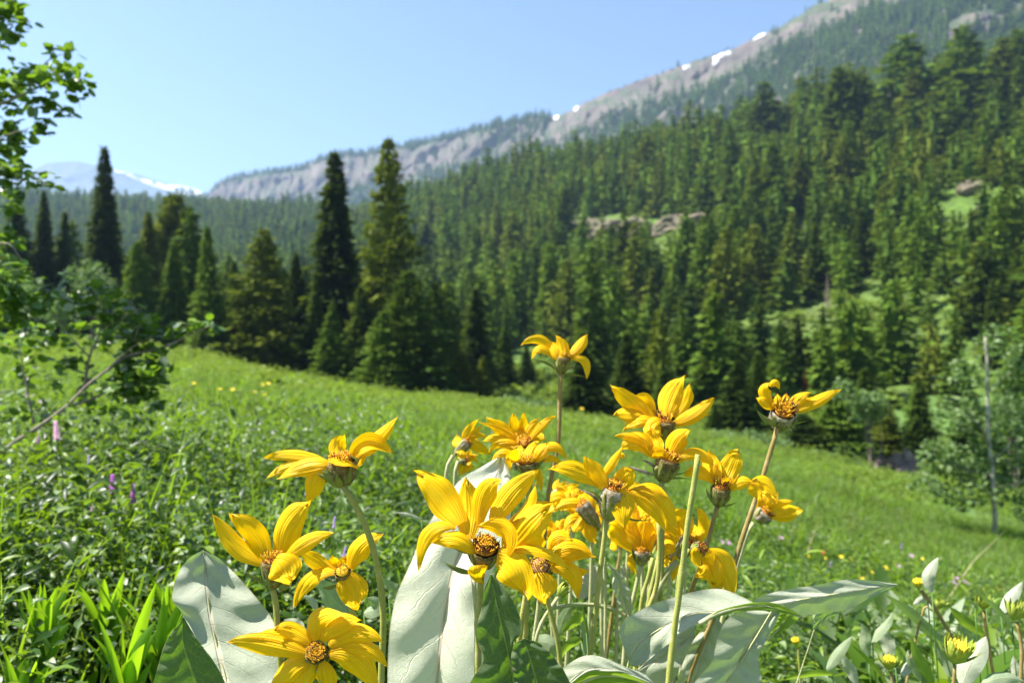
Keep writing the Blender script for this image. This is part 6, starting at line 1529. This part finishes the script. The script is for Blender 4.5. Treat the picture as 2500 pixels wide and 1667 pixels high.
leaf('pale leaf curling over a green underside at the bottom edge left of the cut stalk', RB, .62,
     [(900, 1150, 0), (760, 1040, 2), (560, 960, 2), (420, 900, 0), (300, 860, -4), (190, 860, -8), (60, 920, -8), (-40, 1000, -8), (-120, 1200, -8)],
     [(900, 1160, 0), (760, 1090, 6), (560, 1010, 10), (400, 990, 10), (240, 990, 10), (120, 1040, 8), (40, 1100, 6), (-60, 1180, 4), (-120, 1260, 0)],
     [(900, 1170, 0), (760, 1110, 10), (560, 1025, 16), (400, 1010, 16), (250, 1010, 16), (140, 1060, 14), (60, 1120, 10), (-40, 1200, 6), (-110, 1300, 0)], M_GREYLEAF, 2, 12, .001)
leaf('bright green backlit leaf face under the curling pale leaf at the bottom edge', RB, .625,
     [(880, 1160, 12), (720, 1060, 18), (500, 985, 20), (320, 975, 20), (220, 990, 18), (130, 1050, 14), (40, 1110, 10)],
     [(880, 1180, 6), (700, 1110, 8), (500, 1060, 10), (330, 1060, 10), (220, 1090, 8), (130, 1130, 6), (60, 1180, 4)],
     [(880, 1230, 0), (700, 1200, 0), (500, 1160, 0), (330, 1160, 0), (220, 1180, 0), (130, 1210, 0), (60, 1260, 0)], M_GREENLEAF, 2, 13, .0008, petiole=0)
leaf('small pale leaf standing beside the hairy stalk', RB, .76,
     [(400, -20, 0), (455, 90, 0), (445, 200, 2), (480, 300, 4), (530, 390, 4), (600, 470, 2)],
     [(405, -20, 0), (490, 90, -4), (520, 200, -4), (550, 300, -4), (590, 390, -2), (612, 475, 0)],
     [(410, -20, 0), (520, 70, 0), (590, 160, 0), (625, 250, 2), (635, 350, 4), (625, 475, 0)], M_GREYLEAF, 3, 14, .0008)
leaf('small folded leaf with a dark fold below the small pale leaf', RB, .69,
     [(600, 480, 0), (540, 560, 4), (515, 640, 6), (550, 760, 6), (590, 860, 4), (620, 950, 0)],
     [(604, 480, 0), (600, 560, -2), (625, 650, -4), (655, 740, -4), (680, 820, -2), (690, 980, 0)],
     [(608, 480, 0), (670, 540, 2), (700, 620, 4), (715, 720, 4), (705, 800, 2), (695, 980, 0)], M_MIDLEAF, 3, 15, .0008)
leaf('dark leaf bending right on its own thin stem at the right', RC, .86,
     [(690, 545, 0), (600, 560, 4), (510, 575, 6), (420, 610, 6), (350, 680, 4), (330, 800, 2)],
     [(692, 555, 0), (600, 610, 0), (520, 640, 0), (440, 690, 0), (380, 750, 0), (345, 810, 0)],
     [(690, 570, 0), (610, 640, -2), (540, 670, -4), (470, 700, -4), (410, 760, -2), (350, 815, 0)], M_MIDLEAF, 2, 16, .0008)
leaf('crescent leaf arching left behind the hairy stalk', RB, .8,
     [(-330, 480, 0), (-150, 400, 0), (100, 352, 0), (300, 358, 0), (450, 390, 0), (590, 480, 0)], [(-330, 486, 2), (-150, 415, 2), (100, 372, 2), (300, 378, 2), (440, 415, 2), (590, 484, 0)],
     [(-330, 492, 0), (-150, 432, 0), (100, 395, 0), (300, 400, 0), (430, 440, 0), (585, 488, 0)], M_MIDLEAF, 1, 17, .0004, petiole=0)

# lance-shaped leaves: width given in detail px
def lance(label, T, Y, pts, w, mat, roll=0., cup=.15, name='lance_leaf', group=None, ddep=0, seed=0):
    C = crom([Q(T, p, Y, ddep*i/(len(pts)-1)) for i, p in enumerate(pts)], 22); n = len(C)
    t = np.linspace(0, 1, n)[:, None]
    Tn = np.gradient(C, axis=0); Tn /= np.linalg.norm(Tn, axis=1)[:, None]
    view = -C/np.linalg.norm(C, axis=1)[:, None]; S = np.cross(Tn, view); S /= np.linalg.norm(S, axis=1)[:, None]; N = np.cross(S, Tn)
    a = roll+.5*(t-.5)*math.sin(seed*3.1+1); S, N = S*np.cos(a)+N*np.sin(a), N*np.cos(a)-S*np.sin(a)
    ww = w*T[2]*Y/F*np.sin(np.pi*(.04+.96*t)**.85)**.8; u = np.linspace(-1, 1, 9)[None]
    V = C[:, None]+S[:, None]*(u*ww*.5)[..., None]+N[:, None]*(-cup*np.abs(u)**1.4*ww+.04*ww*np.sin(t*14+seed)*u)[..., None]
    uv = np.stack(np.broadcast_arrays(u*.5+.5, t), -1).reshape(-1, 2)
    e = empty(name, (float(C[0][0]), Y, G0), label, 'leaf', group)
    mk('blade', V.reshape(-1, 3), grid_faces(n, 9), mat, e, uv)
    st = C[0]; dz = st[2]-G0
    V, q, uv = tube(crom([st, st+np.array([.01, 0, -dz*.5]), st+np.array([.0, .0, -dz-.01])], 8), .0008, 5); mk('leaf_stalk', V, q, M_GRASS, e, uv)
    return e
LN = [('pale upright leaf behind the yellow opening bud', [(1470, 450), (1440, 380), (1440, 280), (1530, 115)], 115, M_GREYLEAF, .95, .2),
 ('small pale leaf left of the dark slanting stem', [(1430, 495), (1370, 520), (1290, 570)], 60, M_GREYLEAF, .98, .2),
 ('long narrow grey leaf slanting down right from mid meadow', [(1600, 960), (1450, 830), (1250, 640), (1000, 460)], 110, M_MIDLEAF, 1.05, .5),
 ('bright green leaf slanting right of the dark stem', [(1970, 860), (1850, 780), (1740, 690), (1640, 590)], 110, M_GREENLEAF, 1.0, .3),
 ('thin dark leaf crossing the right edge plants', [(2240, 790), (2100, 620), (1960, 500), (1850, 380)], 62, M_MIDLEAF, .95, .7),
 ('broad pale leaf cut by the right side behind the spiky dark bud', [(2130, 650), (2200, 540), (2280, 440), (2340, 350)], 110, M_GREYLEAF, 1.05, .2),
 ('thin dark leaf beside the pale spiky bud', [(1880, 580), (1840, 530), (1800, 480)], 26, M_MIDLEAF, .98, .4),
 ('small green leaf above the thin crossing leaf', [(1990, 600), (2060, 550), (2140, 500)], 46, M_GREENLEAF, .99, .4),
 ('large pale speckled leaf at the bottom right beside the large spiky bud', [(1760, 1340), (1830, 1150), (1930, 1000), (1990, 870)], 210, M_GREYLEAF, .86, .15),
 ('narrow green leaf at the bottom, left of the large spiky bud', [(1480, 1330), (1390, 1180), (1320, 1040), (1270, 880)], 105, M_GREENLEAF, .9, .3),
 ('dark narrow leaf left of the narrow green leaf', [(1360, 1300), (1290, 1180), (1240, 1080), (1240, 1000)], 80, M_MIDLEAF, .95, .6),
 ('long dark leaf slanting up left at the bottom', [(1040, 1320), (930, 1180), (820, 1060), (700, 950)], 60, M_GREENLEAF, .92, .7),
 ('pale green leaf rising left above the shaded leaf', [(470, 1190), (540, 1090), (620, 980), (710, 870)], 100, M_MIDLEAF, .95, .2),
 ('curled pale leaf with twisted tip in the lower right', [(900, 940), (960, 840), (1050, 740), (1100, 640)], 90, M_MIDLEAF, 1.0, .5),
 ('pale pointed leaf under the twisted leaf', [(860, 1060), (830, 950), (830, 850), (800, 750)], 110, M_MIDLEAF, 1.0, .2),
 ('white-lit leaf behind the small open bud', [(1060, 1080), (1050, 980), (1020, 880), (990, 800)], 140, M_GREYLEAF, 1.02, .3),
 ('bright green oval leaf beside the small open bud', [(1120, 1160), (1150, 1080), (1150, 1010), (1130, 960)], 80, M_GREENLEAF, .97, .2),
 ('grey shaded leaf behind the large spiky bud', [(1640, 1260), (1600, 1120), (1540, 1010), (1500, 920)], 150, M_MIDLEAF, .95, .5),
 ('broad shaded leaf right of the dark stem', [(1900, 980), (1850, 900), (1790, 820), (1750, 760)], 150, M_MIDLEAF, 1.1, .3),
 ('green leaf at the right end of the bottom edge', [(1950, 1340), (2080, 1280), (2230, 1270), (2352, 1300)], 130, M_MIDLEAF, .85, .3),
 ('pale leaf low at the right edge', [(2280, 1300), (2270, 1220), (2260, 1140), (2250, 1060)], 80, M_GREYLEAF, .95, .3),
 ('dark green broad leaf lying along the bottom edge', [(520, 1240), (400, 1230), (200, 1250), (50, 1290)], 90, M_GREENLEAF, .9, .8),
 ('pale leaf standing at the bottom edge below the drooping stem', [(740, 1330), (690, 1200), (640, 1110), (610, 1030)], 110, M_GREYLEAF, .96, .3),
 ('slim pale leaf near the bottom beside the small open bud', [(1180, 1250), (1230, 1180), (1270, 1120), (1290, 1060)], 90, M_GREYLEAF, 1.0, .4)]
for i, (lb, pts, w, m_, Y, rl) in enumerate(LN): lance(lb, RC, Y, pts, w, m_, rl, seed=i)
LN2 = [('bright green leaf low between stalks, upper one', RF, [(2010, 790), (1900, 860), (1780, 940), (1730, 1010)], 130, M_GREENLEAF, .9, .5),
 ('bright green leaf low between stalks, lower one', RF, [(1960, 1060), (1850, 1110), (1760, 1200), (1730, 1290)], 120, M_GREENLEAF, .88, .6),
 ('small bright leaf right of the thick green stalk', RF, [(1310, 850), (1340, 830), (1370, 870), (1380, 910)], 80, M_GREENLEAF, .95, .2),
 ('bright leaf directly behind the thick green stalk', RF, [(1340, 600), (1420, 640), (1450, 720), (1470, 800)], 110, M_GREENLEAF, .95, .4),
 ('grey upright leaf in the dark gap right of the curved thin stalk', RF, [(1990, 1250), (1980, 1120), (1980, 980), (1970, 860)], 110, M_MIDLEAF, .9, .4),
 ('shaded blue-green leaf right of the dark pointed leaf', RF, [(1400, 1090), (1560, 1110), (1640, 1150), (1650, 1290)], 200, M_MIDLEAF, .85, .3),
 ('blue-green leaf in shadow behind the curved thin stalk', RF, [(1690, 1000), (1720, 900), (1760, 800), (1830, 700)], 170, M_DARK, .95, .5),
 ('thin green grass blade right of the closed bud', RF, [(2010, 1000), (1990, 860), (1965, 700), (1950, 590)], 30, M_GREENLEAF, .8, .2),
 ('pale broad leaf behind the petals of the tucked flower', RF, [(1900, 600), (1950, 450), (2050, 380), (2150, 250)], 330, M_GREYLEAF, .98, .2),
 ('dim grey leaf behind the small middle-left flower', R1, [(1100, 1200), (1020, 1130), (960, 1060), (890, 980)], 130, M_MIDLEAF, .9, .3),
 ('dim curled leaf between the bottom flower and the big pale leaf', R1, [(1160, 1180), (1210, 1160), (1230, 1130), (1180, 1090)], 90, M_MIDLEAF, .92, .4),
 ('pale thin leaf tip left of the tucked middle-left flower stem', R1, [(900, 1160), (870, 1110), (840, 1090), (820, 1085)], 40, M_GREYLEAF, .95, .2),
 ('grey leaf peeping out above the bottom open flower', R1, [(820, 1300), (780, 1260), (740, 1230), (715, 1215)], 90, M_GREYLEAF, .9, .2),
 ('pale leaf between stalks under the middle flower column', RA, [(1080, 1330), (1060, 1240), (1120, 1150), (1180, 1100)], 110, M_GREYLEAF, .98, .2),
 ('thin grey blade left of the central leaf in the meadow', R2, [(180, 660), (130, 640), (80, 625), (35, 618)], 24, M_GREYLEAF, 1.0, .2),
 ('small dim leaf between the curved stalk and the very large leaf', R1, [(1300, 1100), (1330, 1060), (1300, 1020), (1265, 985)], 60, M_MIDLEAF, .95, .2)]
for i, (lb, T_, pts, w, m_, Y, rl) in enumerate(LN2): lance(lb, T_, Y, pts, w, m_, rl, seed=50+i)
# low leaves around the foot of the clump
g = np.random.default_rng(8)
# ------------------------------------------------------------------ haze
def haze(dens):
    m, nt, n, l, out = newmat('valley_haze')
    v = n.new('ShaderNodeVolumePrincipled'); v.inputs['Density'].default_value = dens
    v.inputs['Color'].default_value = (.46, .68, 1.0, 1); v.inputs['Anisotropy'].default_value = .3
    l.new(v.outputs[0], out.inputs['Volume'])
    x0, x1, y0, y1, z0, z1 = -6500, 6500, -10, 6600, -400, 900
    V = np.array([[x, y, z] for x in (x0, x1) for y in (y0, y1) for z in (z0, z1)], float)
    FA = [(0, 1, 3, 2), (4, 6, 7, 5), (0, 4, 5, 1), (2, 3, 7, 6), (0, 2, 6, 4), (1, 5, 7, 3)]
    o = mk('haze', V, FA, m, smooth=False); ref(o, kind='stuff'); return o
haze(.00016)
for o in bpy.data.objects:
    for k_ in ('ox', 'oy', 'oz'):
        if k_ in o: del o[k_]
